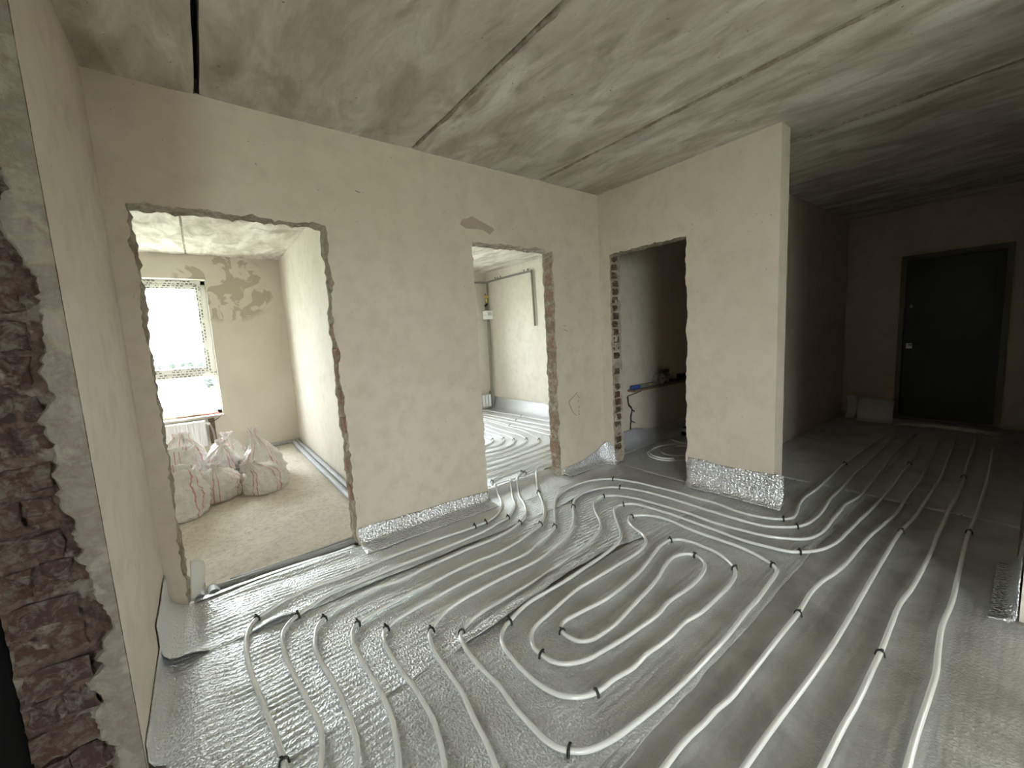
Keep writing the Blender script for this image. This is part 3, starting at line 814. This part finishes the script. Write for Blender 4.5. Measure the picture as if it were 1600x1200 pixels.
def arc(a, b, n=4):                                  # quarter bend from a line running -y (a) to a line running +x (b)
    (x0, y0, _), (x1, y1, _) = a, b
    return [(x1 - (x1 - x0) * math.cos(k / n * math.pi / 2), y0 - (y0 - y1) * math.sin(k / n * math.pi / 2), False) for k in range(1, n)]
def ext(pts, dx, dy):
    x, y, _ = pts[-1]; return pts + [(x + dx, y + dy, False)]
G = 'floor heating pipes in the hall'
def joined(l, r): return list(reversed(pp[r])) + list(reversed(arc(pp[l][0], pp[r][0]))) + pp[l]
def far(p): return ext(p, .5, .0)
CE = 'black clip, %s from the corridor end, on the '
heating_pipe(joined('l6', 'r5'), 'pipe passing second around the wall corner and returning as leftmost straight run', G, 'hall', clip=CE + 'second pipe around the wall corner')
heating_pipe(joined('l5', 'r6'), 'pipe hugging the free wall corner, returning as second straight run into corridor', G, 'hall', clip=CE + 'pipe hugging the free wall corner')
heating_pipe(joined('l4', 'r7'), 'pipe entering the middle opening by its right edge, returning as third straight run', G, 'hall', clip=CE + 'pipe of the third straight run')
heating_pipe(joined('l3', 'r8'), 'pipe entering the middle opening, returning as rightmost straight run into corridor', G, 'hall', clip=CE + 'pipe of the rightmost straight run')
heating_pipe([(.06, .2, False), (.065, .9, False)] + pp['l1'], 'leftmost floor pipe, bending along the back wall into the middle opening', G, 'hall', clip='black clip, %s from the near end, on the leftmost floor pipe')
heating_pipe([(.16, .2, False), (.135, .9, False)] + pp['l2'], 'second floor pipe from the left, bending towards the middle opening', G, 'hall', clip='black clip, %s from the near end, on the second floor pipe from left')
heating_pipe(pp['l7'], 'long pipe coiled into the nested loop in the middle of the hall floor', G, 'hall', clip=CE + 'long coiled loop pipe')
zk2 = lambda x, y: Z2 + .0165
G2 = 'floor heating pipes in the second room'
order = ['innermost', 'second', 'middle', 'fourth', 'outermost']
for i, k in enumerate(('u1', 'u2', 'u3', 'u4', 'u5')):
    p = pp[k]
    a, b = p[0], p[-1]
    heating_pipe([(a[0] - .05, a[1] + .9, False)] + p + [(b[0] - .9, b[1] - .06, False)], order[i] + ' of the five nested pipe bends on the bright second room floor', G2, 'kitchen', zk2, clip='tiny black clip on the ' + order[i] + ' nested pipe bend in the second room')
for k, w in (('u6', 'straight pipe nearest the foil skirting in the bright second room'), ('u7', 'second straight pipe from the foil skirting in the bright second room'), ('u8', 'third straight pipe from the foil skirting in the bright second room'), ('u9', 'fourth straight pipe from the foil skirting in the bright second room')):
    p = pp[k]; heating_pipe(p + [(p[-1][0] + .02, p[-1][1] - .6, False)], w, G2, 'kitchen', zk2, clip='tiny black clip on the ' + w.split(' in the')[0])
for k, w in (('v1', 'straight pipe just outside the nested bends of the second room'), ('v2', 'second straight pipe outside the nested bends of the second room'), ('v3', 'straight pipe next to the threshold in the bright second room')):
    p = pp[k]; heating_pipe(p + [(p[-1][0] - .7, p[-1][1], False)], w, G2, 'kitchen', zk2)
# pipe bends in front of the entrance door
for i, (r, w) in enumerate(((.42, 'outermost'), (.33, 'middle'), (.24, 'innermost'))):
    pts = [(6.75 + r * .55 * math.sin(t), .62 + r * math.cos(t) * 1.05, False) for t in [math.pi * k / 10 for k in range(11)]]
    heating_pipe(pts, w + ' of three pipe bends before the entrance door', 'pipe bends at the entrance', 'end', lambda x, y: .0105)
# spare coil on the bathroom floor
def coil(cx, cy, rx, ry, turns, z0, dz):
    return [(cx + rx * (1 - .07 * t) * math.cos(t * 2 * math.pi + .4), cy + ry * (1 - .07 * t) * math.sin(t * 2 * math.pi + .4), z0 + dz * t) for t in [turns * k / (28 * turns) for k in range(int(28 * turns) + 1)]]
b = MB(); b.tube(coil(3.98, 2.36, .36, .26, 1.55, .012, .012), RP, 10); tag(b.build('pipe_coil', M_pex, None, True), 'loose ring of pale pipe on the dark bathroom floor', 'pipe')
b = MB(); b.tube(coil(4.04, 2.36, .22, .16, 1.1, .012, .010), RP, 10); tag(b.build('pipe_coil', M_pex, None, True), 'smaller pipe ring lying inside the larger ring in the bathroom', 'pipe')
b = MB(); b.tube([(4.62 + .25 * math.cos(t), 2.55 + .2 * math.sin(t), .012) for t in [2.4 + 3.4 * k / 24 for k in range(25)]], RP, 10); tag(b.build('pipe_coil', M_pex, None, True), 'pipe arc near the bright tool at the back of the bathroom', 'pipe')

# ---- clips
def clip_mesh():
    b = MB()
    pts = []
    R = RP + .0035
    for k in range(11):
        a = math.pi * k / 10
        pts.append((0, R * math.cos(a), R * math.sin(a)))
    pts = [(0, R + .0015, -.012)] + pts + [(0, -R - .0015, -.012)]
    b.tube(pts, .0034, 6)
    b.tube([(0, 0, R + .001), (.001, .004, R + .0055), (.002, .011, R + .006)], .0030, 6)
    v = [(x * 1.9, y, z) for x, y, z in b.v]
    me = bpy.data.meshes.new('pipe_clip'); me.from_pydata(v, [], b.f); me.materials.append(M_clip)
    me.polygons.foreach_set('use_smooth', [True] * len(me.polygons))
    return me
cm = clip_mesh()
LB = {'hall': ('small black plastic clip pinning a heating pipe in the hall', 'black pipe clips in the hall'),
      'kitchen': ('tiny black clip on a pipe in the bright second room', 'black pipe clips in the second room'),
      'end': ('black clip by the entrance door', 'black pipe clips at the entrance')}
CLIPS += [(1.43, 2.43, .0105, .0, 'hall', 'extra black clip beside another on the leftmost pipe along the back wall')]
for x, y, z, a, zone, lab in CLIPS:
    o = bpy.data.objects.new('pipe_clip', cm); link(o)
    o.location = (x, y, z); o.rotation_euler = (0, rnd.uniform(-.15, .15), a + rnd.uniform(-.15, .15))
    if zone == 'kitchen': o.scale = (1.15, 1.15, 1.15)
    tag(o, lab or LB[zone][0], 'clip', LB[zone][1])

# ================================================================== FIRST ROOM
def sack(loc, w, d, h, prof, label, seed, rz=0., lean=(0, 0), gathers=9, parts=True, inside=None):
    root = empty('sack', loc); root.rotation_euler = (0, 0, rz)
    tag(root, label, 'sack', 'white sacks heaped in the first room')
    P = catmull([(r, 0, z) for r, z in prof], .022)
    n = 64
    V, F, UV = [], [], []
    L = [0]
    for a, b in zip(P, P[1:]): L.append(L[-1] + (b - a).length)
    for i, p in enumerate(P):
        r, t = max(0.0005, p.x), max(0, p.z)
        neck = smooth01(.8, .25, r) * smooth01(.5, .8, t)
        for k in range(n + 1):
            a = 2 * math.pi * (k % n) / n
            ca, sa = math.cos(a), math.sin(a)
            q = (abs(ca) ** 2.7 + abs(sa) ** 2.7) ** (-1 / 2.7)
            q = q * (1 - neck) + neck
            wr = 1 + neck * .22 * math.cos(gathers * a + seed) + .06 * smooth01(.3, .8, t) * math.cos(5 * a + seed * 2 + 3 * t)
            nz = N(ca * 1.7 + seed * 3, sa * 1.7, t * 2.2 + seed)
            n2 = N(ca * 5 + seed, sa * 5, t * 7 + seed * 2)
            rr = r * q * wr * (1 + .13 * nz * min(1, r * 2) + .055 * n2)
            ridge = (.05 * (1 - abs(N(ca * 3.2 + seed * 5, sa * 3.2, t * 5)) * 2.2) + .03 * (1 - abs(N(ca * 7 + seed * 2, sa * 7, t * 11)) * 2)) * min(1, r * 2) - .03
            rr *= 1 - ridge * 1.6
            sx = lean[0] * smooth01(.55, 1, t); sy = lean[1] * smooth01(.55, 1, t)
            V.append((rr * ca * w / 2 + sx, rr * sa * d / 2 + sy, t * h + .02 * nz * smooth01(.1, .4, t) - abs(sx) * .25))
            UV.append((k / n, L[i]))
    for i in range(len(P) - 1):
        for k in range(n):
            a = i * (n + 1) + k
            F.append((a, a + 1, a + n + 2, a + n + 1))
    b = mobj('body', V, F, M_sack, root, True, None, UV)
    s = b.modifiers.new('thickness', 'SOLIDIFY'); s.thickness = .002; s.offset = 0
    if parts:                                        # string round the neck
        i = min(range(len(P)), key=lambda q: (P[q].x if P[q].z > .6 else 9))
        t, r = P[i].z, P[i].x
        sx = lean[0] * smooth01(.55, 1, t); sy = lean[1] * smooth01(.55, 1, t)
        m = MB(); m.tube([(r * 1.12 * w / 2 * math.cos(a) + sx, r * 1.12 * d / 2 * math.sin(a) + sy, t * h - abs(sx) * .25 + .004 * math.sin(3 * a)) for a in [2 * math.pi * k / 16 for k in range(17)]], .006, 6)
        m.build('string', M_cableB, root, True)
    if inside:
        bm = bmesh.new(); bmesh.ops.create_icosphere(bm, subdivisions=3, radius=1)
        for v in bm.verts:
            c = v.co.copy(); q = 1 + .25 * N(c.x * 4, c.y * 4, c.z * 4 + seed)
            v.co = Vector((c.x * w * .36 * q, c.y * d * .36 * q, c.z * .07 * q + inside * h))
        me = bpy.data.meshes.new('contents'); bm.to_mesh(me); bm.free(); me.materials.append(M_debris)
        o = bpy.data.objects.new('contents', me); link(o, root); o['label'] = 'brown rubble inside the sack'
    return root
tied = [(0, 0), (.7, .0), (.93, .05), (1, .22), (.98, .42), (.86, .60), (.58, .74), (.22, .84), (.13, .88), (.24, .94), (.34, 1.0)]
tall = [(0, 0), (.75, 0), (.95, .06), (1, .2), (.9, .36), (.68, .52), (.42, .66), (.22, .78), (.15, .84), (.22, .93), (.27, 1.0)]
opened = [(0, 0), (.8, 0), (.98, .05), (1.0, .3), (.98, .55), (.9, .74), (.84, .88), (.80, 1.0), (.74, .97), (.70, .84), (.66, .70)]
slump = [(0, 0), (.8, 0), (1.02, .06), (1.05, .25), (.98, .48), (.8, .68), (.5, .84), (.3, .92), (.36, 1.0)]
zf = Z1 - .004
sack((-.315, 4.58, zf), .40, .40, .44, opened, 'sack nearest the left edge of the opening, its open rim folded', 1.3, .35, parts=False, inside=.62)
sack((.0, 4.88, zf), .34, .32, .36, tied, 'striped sack in the front row between two others', 2.2, .6, (-.02, .03))
sack((.365, 4.80, zf), .34, .32, .38, slump, 'striped sack at the right front of the heap, top flopped left', 3.7, .25, (-.12, -.03))
sack((.40, 5.28, zf), .42, .40, .60, tall, 'sack behind the right front one with a tall twisted neck', 4.1, .1, (-.06, 0))
sack((-.31, 5.10, zf), .34, .32, .52, opened, 'open sack with brown rubble behind the leftmost sack', 5.6, .9, parts=False, inside=.72)
sack((.03, 5.42, zf), .32, .32, .50, tied, 'sack in the middle of the heap behind the front row', 6.4, .2, (.03, 0))
sack((-.28, 5.70, zf), .38, .38, .58, slump, 'bulging white sack at the back of the heap, before the radiator', 7.9, .5)
sack((.10, 5.86, zf), .36, .36, .50, tied, 'sack at the back of the heap beside the bare wall', 8.5, 1.1, (.05, 0))

# grey insulated tubes on the floor
def tubeobj(name, pts, r, mat, label, cat, group=None, parent=None, n=14):
    b = MB(); b.tube(catmull(pts, .05), r, n); o = b.build(name, mat, parent, True)
    if label: tag(o, label, cat, group)
    return o
G = 'grey insulated tubes in the first room'
tubeobj('insulated_tube', [(-.085, 2.872, -.018), (.3, 2.870, -.018), (.72, 2.874, -.018), (1.03, 2.93, -.03)], .027, M_tube, 'grey insulated tube crossing just inside the left opening', 'tube', G)
tubeobj('insulated_tube', [(-.02, 2.934, -.035), (.4, 2.934, -.035), (1.03, 2.985, -.035)], .026, M_tube, 'second grey tube behind the one crossing the left opening', 'tube', G)
tubeobj('insulated_tube', [(-.165, 2.80, -.012), (-.165, 2.86, -.018), (-.168, 2.93, -.03), (-.17, 3.05, -.045)], .027, M_tube, 'grey tube stub end at the foot of the foam strip', 'tube', G)
tubeobj('insulated_tube', [(-.098, 2.80, -.010), (-.10, 2.85, -.016), (-.11, 2.93, -.036)], .029, M_tube, 'grey tube stub end poking out from under the foil flap', 'tube', G)
tubeobj('insulated_tube', [(1.012, 3.02, -.04), (1.012, 5, -.042), (1.01, 6.84, -.04)], .030, M_tube, 'grey tube against the foot of the right wall in the first room', 'tube', G)
tubeobj('insulated_tube', [(.945, 3.06, -.04), (.945, 5, -.042), (.95, 6.76, -.04)], .030, M_tube, 'grey tube running beside the wall tube in the first room', 'tube', G)
tubeobj('insulated_tube', [(.15, 6.865, -.045), (.6, 6.868, -.045), (1.0, 6.86, -.04)], .030, M_tube, 'grey tube along the foot of the window wall', 'tube', G)

# window with printed film on its profiles
def bar(name, p0, p1, w, d, mat, parent):            # profile bar in the xz plane, front towards -y
    p0, p1 = Vector(p0), Vector(p1)
    t = (p1 - p0).normalized(); s = Vector((t.z, 0, -t.x)); L = (p1 - p0).length
    V, UV = [], []
    b = .008
    prof = [(-w / 2, d), (-w / 2, b), (-w / 2 + b, 0), (w / 2 - b, 0), (w / 2, b), (w / 2, d)]
    for q, u in ((p0, 0), (p1, L)):
        for a, c in prof:
            V.append(tuple(q + s * a + Vector((0, c, 0)))); UV.append((u + p0.x * .7 + p0.z, a))
    F = [(i, i + 1, i + 7, i + 6) for i in range(5)] + [(5, 0, 6, 11), (0, 5, 4, 3, 2, 1), (6, 7, 8, 9, 10, 11)]
    return mobj(name, V, F, mat, parent, False, None, UV)
def window(name, x0, x1, z0, z1, y, transom, mull, mat, sill=True):
    root = struct(empty(name, (0, 0, 0)))
    f = .062
    bar('frame', (x0, y, z1 - f / 2), (x1, y, z1 - f / 2), f, .07, mat, root)
    bar('frame', (x0, y, z0 + f / 2), (x1, y, z0 + f / 2), f, .07, M_pvc, root)
    bar('frame', (x0 + f / 2, y, z0), (x0 + f / 2, y, z1), f, .07, mat, root)
    bar('frame', (x1 - f / 2, y, z0), (x1 - f / 2, y, z1), f, .07, mat if mat is M_pvc else M_pvc, root)
    bar('transom', (x0, y - .002, transom), (x1, y - .002, transom), .075, .074, mat, root)
    xs = [x0 + f, mull, x1 - f]
    bar('mullion', (mull, y - .003, z0), (mull, y - .003, z1), .075, .074, mat, root)
    s = .058
    for a, b in ((x0 + f, mull - .037), (mull + .037, x1 - f)):
        lo, hi = transom + .037, z1 - f
        for p, q in (((a, y - .012, hi - s / 2), (b, y - .012, hi - s / 2)), ((a, y - .012, lo + s / 2), (b, y - .012, lo + s / 2)), ((a + s / 2, y - .013, lo), (a + s / 2, y - .013, hi)), ((b - s / 2, y - .013, lo), (b - s / 2, y - .013, hi))):
            bar('sash_profile', p, q, s, .07, mat, root)
        g = MB().box(a + s * .9, b - s * .9, y + .022, y + .028, lo + s * .9, hi - s * .9).build('pane', M_glass, root)
        g = MB().box(a - .01, b + .01, y + .022, y + .028, z0 + f * .9, transom - .03).build('pane', M_glass, root)
    return root
window('window_1', -1.32, .145, .50, 2.345, Y1 + .15, 1.075, -.62, M_film)
window('window_2', 1.5, 3.15, .65, 2.35, Y2 + .15, 1.1, 2.32, M_pvc)
window('window_3', -6.65, -3.15, .3, 2.5, 2.66, .9, -4.9, M_pvc).rotation_euler = (0, 0, math.pi / 2)
w4 = struct(empty('window_4'))                       # narrow fixed light in the side wall, out of the frame
for p, q in (((.16, 2.8, .43), (.84, 2.8, .43)), ((.16, 2.8, 1.92), (.84, 2.8, 1.92)), ((.19, 2.8, .4), (.19, 2.8, 1.95)), ((.81, 2.8, .4), (.81, 2.8, 1.95))): bar('frame', p, q, .06, .07, M_pvc, w4)
MB().box(.21, .79, 2.822, 2.828, .45, 1.9).build('pane', M_glass, w4)
w4.rotation_euler = (0, 0, -math.pi / 2)
MB().box(-1.34, .16, Y1 - .035, Y1 + .16, .478, .503).build('window_sill', simple('dusty sill', (.45, .40, .34), .7, var=.1), bpy.data.objects['wall_room_window'])
def loopcable(cx, cy, z, rx, ry, turns, seed, r, mat, label):
    pts = []
    for k in range(int(18 * turns) + 1):
        a = 2 * math.pi * k / 18
        q = 1 + .22 * N(k * .13, seed, 1)
        pts.append((cx + rx * q * math.cos(a), cy + ry * q * math.sin(a), z + .012 * k / 18 + .012 * abs(N(k * .21, seed, 5))))
    b = MB(); b.tube(catmull(pts, .02), r, 6); return tag(b.build('cable_coil', mat, None, True), label, 'cable', 'cables on the window sill')
loopcable(-.20, Y1 + .05, .512, .16, .045, 2.2, 1, .006, M_cableA, 'brown cable coiled on the window sill')
loopcable(-.05, Y1 + .05, .525, .12, .04, 1.6, 2, .006, M_cableB, 'white cable looped over the brown one on the sill')
loopcable(.0, Y1 + .03, .515, .10, .03, 1.3, 3, .005, M_cableR, 'red cable at the right end of the window sill')
tubeobj('standing_cable', [(-.20, Y1 + .03, .52), (-.14, Y1 + .04, .58), (-.08, Y1 + .05, .615), (-.02, Y1 + .05, .60), (.01, Y1 + .05, .555), (.0, Y1 + .04, .515)], .005, M_cableA, 'cable arching up off the window sill against the pane', 'cable', 'cables on the window sill', n=6)
tubeobj('hanging_cable', [(.13, Y1 - .02, .51), (.09, Y1 - .04, .47), (.02, Y1 - .05, .43), (-.03, Y1 - .04, .42)], .005, M_pencil, 'dark cable hanging off the sill corner', 'cable', 'cables on the window sill', n=6)
# radiator
rad = tag(empty('radiator', (-.52, 6.80, .12)), 'white panel radiator below the window, partly hidden by sacks', 'radiator')
V, F = [], []
n = 90
for k in range(n + 1):
    x = -.44 + .88 * k / n; dy = -.012 * (math.sin(k * 2 * math.pi / 4.5) > 0)
    V += [(x, -.045 + dy, .02), (x, -.045 + dy, .325)]
for k in range(n): F.append((2 * k, 2 * k + 2, 2 * k + 3, 2 * k + 1))
mobj('panel', V, F, M_rad, rad)
MB().box(-.445, .445, -.04, .045, .0, .335).build('back_panel', M_rad, rad)
MB().box(-.45, .45, -.062, .05, .325, .342).build('top_grille', M_rad, rad, bevel=.003)
for s in (-1, 1): MB().box(s * .447 - .004, s * .447 + .004, -.06, .05, .0, .335).build('side_cover', M_rad, rad)
b = MB(); b.tube([(.45, 0, .30), (.48, 0, .30), (.485, -.06, .30)], [.012, .012, .02], 10); b.build('valve', M_rad, rad, True)
MB().box(-.035, .035, Y1 - .012, Y1 + .001, .12, .47).build('pipe_chase', M_wood, bpy.data.objects['wall_room_window'])
tubeobj('riser', [(.005, 6.86, -.06), (.005, 6.86, .3), (-.03, 6.83, .42)], .012, M_tube, 'dark riser pipe beside the radiator', 'pipe')

# ================================================================== SECOND ROOM
gp = tag(empty('gas_pipe', (4.58, 6.70, 0)), 'grey gas pipe framing the corner walls of the bright second room', 'pipe')
def gpart(name, pts, r, mat=M_gas):
    b = MB(); b.tube([(x - 4.58, y - 6.70, z) for x, y, z in catmull(pts, .1)], r, 8); return b.build(name, mat, gp, True)
gpart('wall_run', [(3.5, 6.765, 2.43), (4.3, 6.765, 2.435), (4.585, 6.765, 2.44)], .020)
gpart('side_run', [(4.60, 6.75, 2.44), (4.60, 6.2, 2.45), (4.60, 5.36, 2.452)], .018)
gpart('drop', [(4.60, 5.36, 2.46), (4.60, 5.35, 2.2), (4.60, 5.33, 1.52)], .018)
gpart('riser', [(4.595, 6.70, 2.44), (4.59, 6.70, 2.1), (4.58, 6.70, 1.88)], .017)
gpart('lower_riser', [(4.575, 6.70, 1.75), (4.57, 6.70, 1.0), (4.56, 6.70, .25), (4.56, 6.70, -.05)], .026)
gpart('branch', [(4.535, 6.70, 2.22), (4.54, 6.70, 2.1), (4.54, 6.70, 1.9)], .015)
for y in (6.42, 6.34, 6.25, 5.55, 5.45): gpart('bracket', [(4.618, y, 2.45), (4.60, y, 2.45), (4.595, y, 2.50)], .010)
b = MB(); b.tube([(-.07, -.02, 2.16), (.0, -.02, 2.16)], .022, 10); b.tube([(-.04, -.02, 2.13), (-.04, -.02, 2.05)], .018, 10); b.build('brass_valve', M_brass, gp, True)['label'] = 'yellow brass valve'
b = MB(); b.tube([(-.09, -.03, 1.98), (-.05, -.03, 2.0), (-.03, -.03, 2.02)], .018, 8); b.build('valve_lever', M_clip, gp, True)['label'] = 'black lever'
gm = tag(empty('gas_meter', (4.565, 6.68, 1.72)), 'white box gas meter on the pipe in the corner', 'meter')
gmb = MB().box(-.085, .075, -.06, .07, .0, .165).build('body', M_rad, gm, bevel=.012)
MB().box(-.055, .035, -.072, -.058, .07, .13).build('dial_cover', simple('meter window', (.55, .55, .55), .3), gmb, bevel=.003)
MB().box(-.092, .082, -.052, .066, .078, .084).build('flange', M_tube, gmb)
rd = tag(empty('radiator', (4.18, 6.70, .0)), 'low white radiator end behind the left edge of the middle opening', 'radiator')
for k in range(9): MB().box(-.32 + k * .073, -.27 + k * .073, -.05, .04, .0, .235).build('fin', M_rad, rd, bevel=.008)
b = MB(); b.tube([(-.33, 0, .205), (.33, 0, .205)], .016, 8); b.tube([(-.33, 0, .03), (.33, 0, .03)], .016, 8); b.build('header', M_rad, rd, True)
b = MB(); b.tube([(.31, 0, .20), (.33, 0, .24), (.33, -.01, .30)], [.016, .022, .018], 8); b.build('valve', M_gas, rd, True)

# ================================================================== BATHROOM
sh = tag(MB().box(3.86, 5.4, 2.80, 2.893, .655, .680).build('ledge_board', M_wood, None, bevel=.003), 'rough board ledge on the left wall of the dark bathroom', 'shelf')
lv = tag(empty('spirit_level', (4.1, 2.83, .681)), 'spirit level with blue end on the bathroom ledge', 'level')
lvb = MB().box(-.22, .30, -.012, .012, .0, .045).build('body', M_gas, lv, bevel=.003)
MB().box(-.235, -.09, -.014, .014, -.0005, .047).build('end_cap', M_blue, lvb, bevel=.004)['label'] = 'blue end'
MB().box(.08, .13, -.0145, .0145, .018, .036).build('vial', M_brass, lvb)
tl = tag(empty('power_tool', (4.57, 2.84, .681)), 'dark power tool standing on the bathroom ledge', 'tool')
b = MB(); b.tube([(-.15, 0, .075), (-.08, 0, .08), (.03, 0, .09), (.06, 0, .09)], [.045, .05, .046, .03], 14); b.build('motor', M_clip, tl, True)
b = MB(); b.tube([(.05, 0, .09), (.12, 0, .07), (.16, 0, .03)], [.028, .026, .022], 10); b.build('handle', M_gas, tl, True)
MB().box(.12, .21, -.035, .035, .0, .04).build('battery', M_clip, tl, bevel=.006)
b = MB(); b.tube([(-.16, -.04, .07), (-.15, .04, .07)], .068, 18); b.build('guard', M_gassteel, tl, True)
MB().box(-.17, -.02, -.03, .03, .0, .03).build('foot', M_clip, tl)
MB().box(-.10, .04, -.028, .028, .13, .18).build('top_grip', M_clip, tl, bevel=.012)
cs = tag(empty('tool_case', (5.05, 2.845, .681)), 'flat dark case further along the bathroom ledge', 'case')
csb = MB().box(-.17, .17, -.045, .04, .0, .085).build('body', M_clip, cs, bevel=.008); b = MB(); b.tube([(-.05, -.045, .05), (-.05, -.062, .05), (.05, -.062, .05), (.05, -.045, .05)], .006, 6); b.build('handle', M_gas, csb)
# flat dark strips painting the shade of a cut in the plaster below the ledge
wb = bpy.data.objects['wall_bathroom']
def chase_shade(pts, wd, seed):
    V, F = [], []
    C = catmull([(x, 2.898, z) for x, z in pts], .02)
    for i, p in enumerate(C):
        t = (C[min(i + 1, len(C) - 1)] - C[max(0, i - 1)]).normalized(); s = Vector((t.z, 0, -t.x))
        for k in (-1, 1):
            q = p + s * k * wd * (1 + .6 * N(i * .4, k * 3, seed)); V.append((q.x, 2.8985, q.z))
    for i in range(len(C) - 1): F.append((2 * i, 2 * i + 1, 2 * i + 3, 2 * i + 2))
    o = mobj('wall_chase_shade', V, F, M_dark, wb); s = o.modifiers.new('t', 'SOLIDIFY'); s.thickness = .003
chase_shade([(3.87, .60), (3.89, .50), (3.95, .44), (3.93, .36), (3.92, .26), (3.91, .15)], .014, 1)
chase_shade([(3.87, .60), (4.0, .615), (4.12, .63), (4.2, .645)], .006, 2)
chase_shade([(3.95, .43), (4.0, .40)], .010, 3); chase_shade([(3.93, .30), (3.99, .27), (4.01, .26)], .007, 4)
st = tag(empty('steel_machine', (4.86, 2.62, -.004)), 'dark object with a bright steel plate on the bathroom floor', 'tool')
MB().box(-.13, .16, -.10, .12, .0, .10).build('body', M_black, st, bevel=.02)
MB().box(-.165, -.131, -.09, .09, .06, .10).build('steel_plate', M_steel, st, bevel=.006)
b = MB(); b.tube([(-.05, 0, .10), (-.05, 0, .16), (-.05, 0, .19)], [.03, .028, .03], 14); b.build('knob', M_steel, st, True)
# flap of foam at the right edge of the opening is part of the foil there

# ================================================================== CORRIDOR END
dr = struct(empty('door_1', (7.32, .7, 0)))
leaf = MB().box(.0, .05, -.405, .415, .03, 2.045).build('leaf', M_doorleaf, dr, bevel=.004)
MB().box(-.045, .06, .415, .465, .0, 2.11).build('frame', M_doorframe, dr); MB().box(-.045, .06, -.455, -.405, .0, 2.11).build('frame', M_doorframe, dr)
MB().box(-.045, .06, -.405, .415, 2.045, 2.11).build('frame', M_doorframe, dr); MB().box(-.03, .06, -.405, .415, -.01, .03).build('threshold', M_doorframe, dr)
MB().box(-.012, .001, .325, .385, .93, 1.0).build('lock_plate', M_steel, leaf, bevel=.003)
b = MB(); b.tube([(-.012, .355, .975), (-.05, .355, .975), (-.052, .26, .975)], .009, 8); b.build('handle', M_steel, leaf, True)
b = MB(); b.tube([(.001, .35, 1.47), (-.012, .35, 1.47)], .022, 12); b.build('upper_lock', M_steel, leaf, True)
for z0_, z1_ in ((.15, .95), (1.1, 1.93)): MB().box(-.006, .001, -.33, .30, z0_, z1_).build('door_panel', M_doorleaf, leaf, bevel=.003)
# made-up black sheet, paints the unlit space beside the brick end
loft('shade_sheet', [[(x, YC + .035 + .012 * math.sin(x * 40), 1.25), (x, YC + .04 + .02 * math.sin(x * 31), .8), (x, YC + .04 + .012 * math.sin(x * 36), .4), (x, YC + .035, .0)] for x in (-.53, -.65, -.78, -.9, -1.05, -1.2)], M_black, 'black shade sheet standing for unlit space beside the broken brick wall end', 'shade sheet', None, noise_amp=.004)

# ================================================================== OUTSIDE
ground = struct(mobj('ground', [(-3000, -3000, -18), (3000, -3000, -18), (3000, 3000, -18), (-3000, 3000, -18)], [(0, 1, 2, 3)], simple('pale fields', (.42, .46, .36), .9, var=.25, vscale=.02)))
M_hwall = simple('pale house wall', (.72, .72, .72), .8)
M_roof = simple('blue grey roof', (.022, .026, .034), .7)
M_leaf = simple('tree foliage', (.011, .016, .013), .8, var=.4, vscale=.5)
M_bark = simple('bark', (.1, .08, .06), .9)
def house(x, y, w, d, h, rh, rz, label):
    r = tag(empty('house', (x, y, -18)), label, 'house', 'houses seen through the window'); r.rotation_euler = (0, 0, rz)
    hw = MB().box(-w / 2, w / 2, -d / 2, d / 2, 0, h).build('walls', M_hwall, r)
    e = .6
    mobj('roof', [(-w / 2 - e, -d / 2 - e, h), (w / 2 + e, -d / 2 - e, h), (w / 2 + e, d / 2 + e, h), (-w / 2 - e, d / 2 + e, h), (-w / 2 - e, 0, h + rh), (w / 2 + e, 0, h + rh)], [(0, 1, 5, 4), (2, 3, 4, 5), (0, 4, 3), (1, 2, 5), (0, 3, 2, 1)], M_roof, r)
    for k in range(max(2, int(w / 5))):
        MB().box(-w / 2 + 1.2 + k * 4.2, -w / 2 + 2.6 + k * 4.2, -d / 2 - .05, -d / 2 + .05, h * .35, h * .75).build('window', M_roof, hw)
house(-8.5, 200, 13, 10, 6, 4.5, .5, 'house with a gabled blue grey roof seen low through the window')
house(-1.5, 190, 5, 6, 4, 2, .1, 'small house right of the gabled one through the window')
house(-16, 270, 14, 9, 5, 4, -.2, 'far house at the left edge of the window view')
house(-5, 300, 9, 8, 6, 3, .2, 'far house below the tree line through the window')
def tree(x, y, h, s, label):
    r = tag(empty('tree', (x, y, -18)), label, 'tree', 'distant trees through the window')
    b = MB(); b.tube([(0, 0, 0), (.1, 0, h * .5)], [.35, .2], 6); b.build('trunk', M_bark, r)
    bm = bmesh.new(); bmesh.ops.create_icosphere(bm, subdivisions=3, radius=1)
    for v in bm.verts:
        c = v.co.copy(); q = 1 + .45 * N(c.x * 1.6 + s, c.y * 1.6, c.z * 1.6) + .2 * N(c.x * 5 + s, c.y * 5, c.z * 5)
        v.co = Vector((c.x * h * .42 * q, c.y * h * .42 * q, h * .62 + c.z * h * .40 * q))
    me = bpy.data.meshes.new('crown'); bm.to_mesh(me); bm.free(); me.materials.append(M_leaf)
    link(bpy.data.objects.new('crown', me), r)
for i, (x, y, h) in enumerate(((-3.2, 250, 7), (-13, 252, 6), (-9, 262, 5), (-6.2, 283, 4), (1.5, 265, 6), (-25, 280, 7), (-4.2, 235, 4))):
    tree(x, y, h, i * 3.3, 'distant tree among the houses through the window')
for i in range(9):
    tree(-70 + i * 9.6 + rnd.uniform(-.5, .5), 680 + rnd.uniform(-25, 25), rnd.uniform(7, 9.5), i * 1.7, 'tree in the far tree line on the horizon')
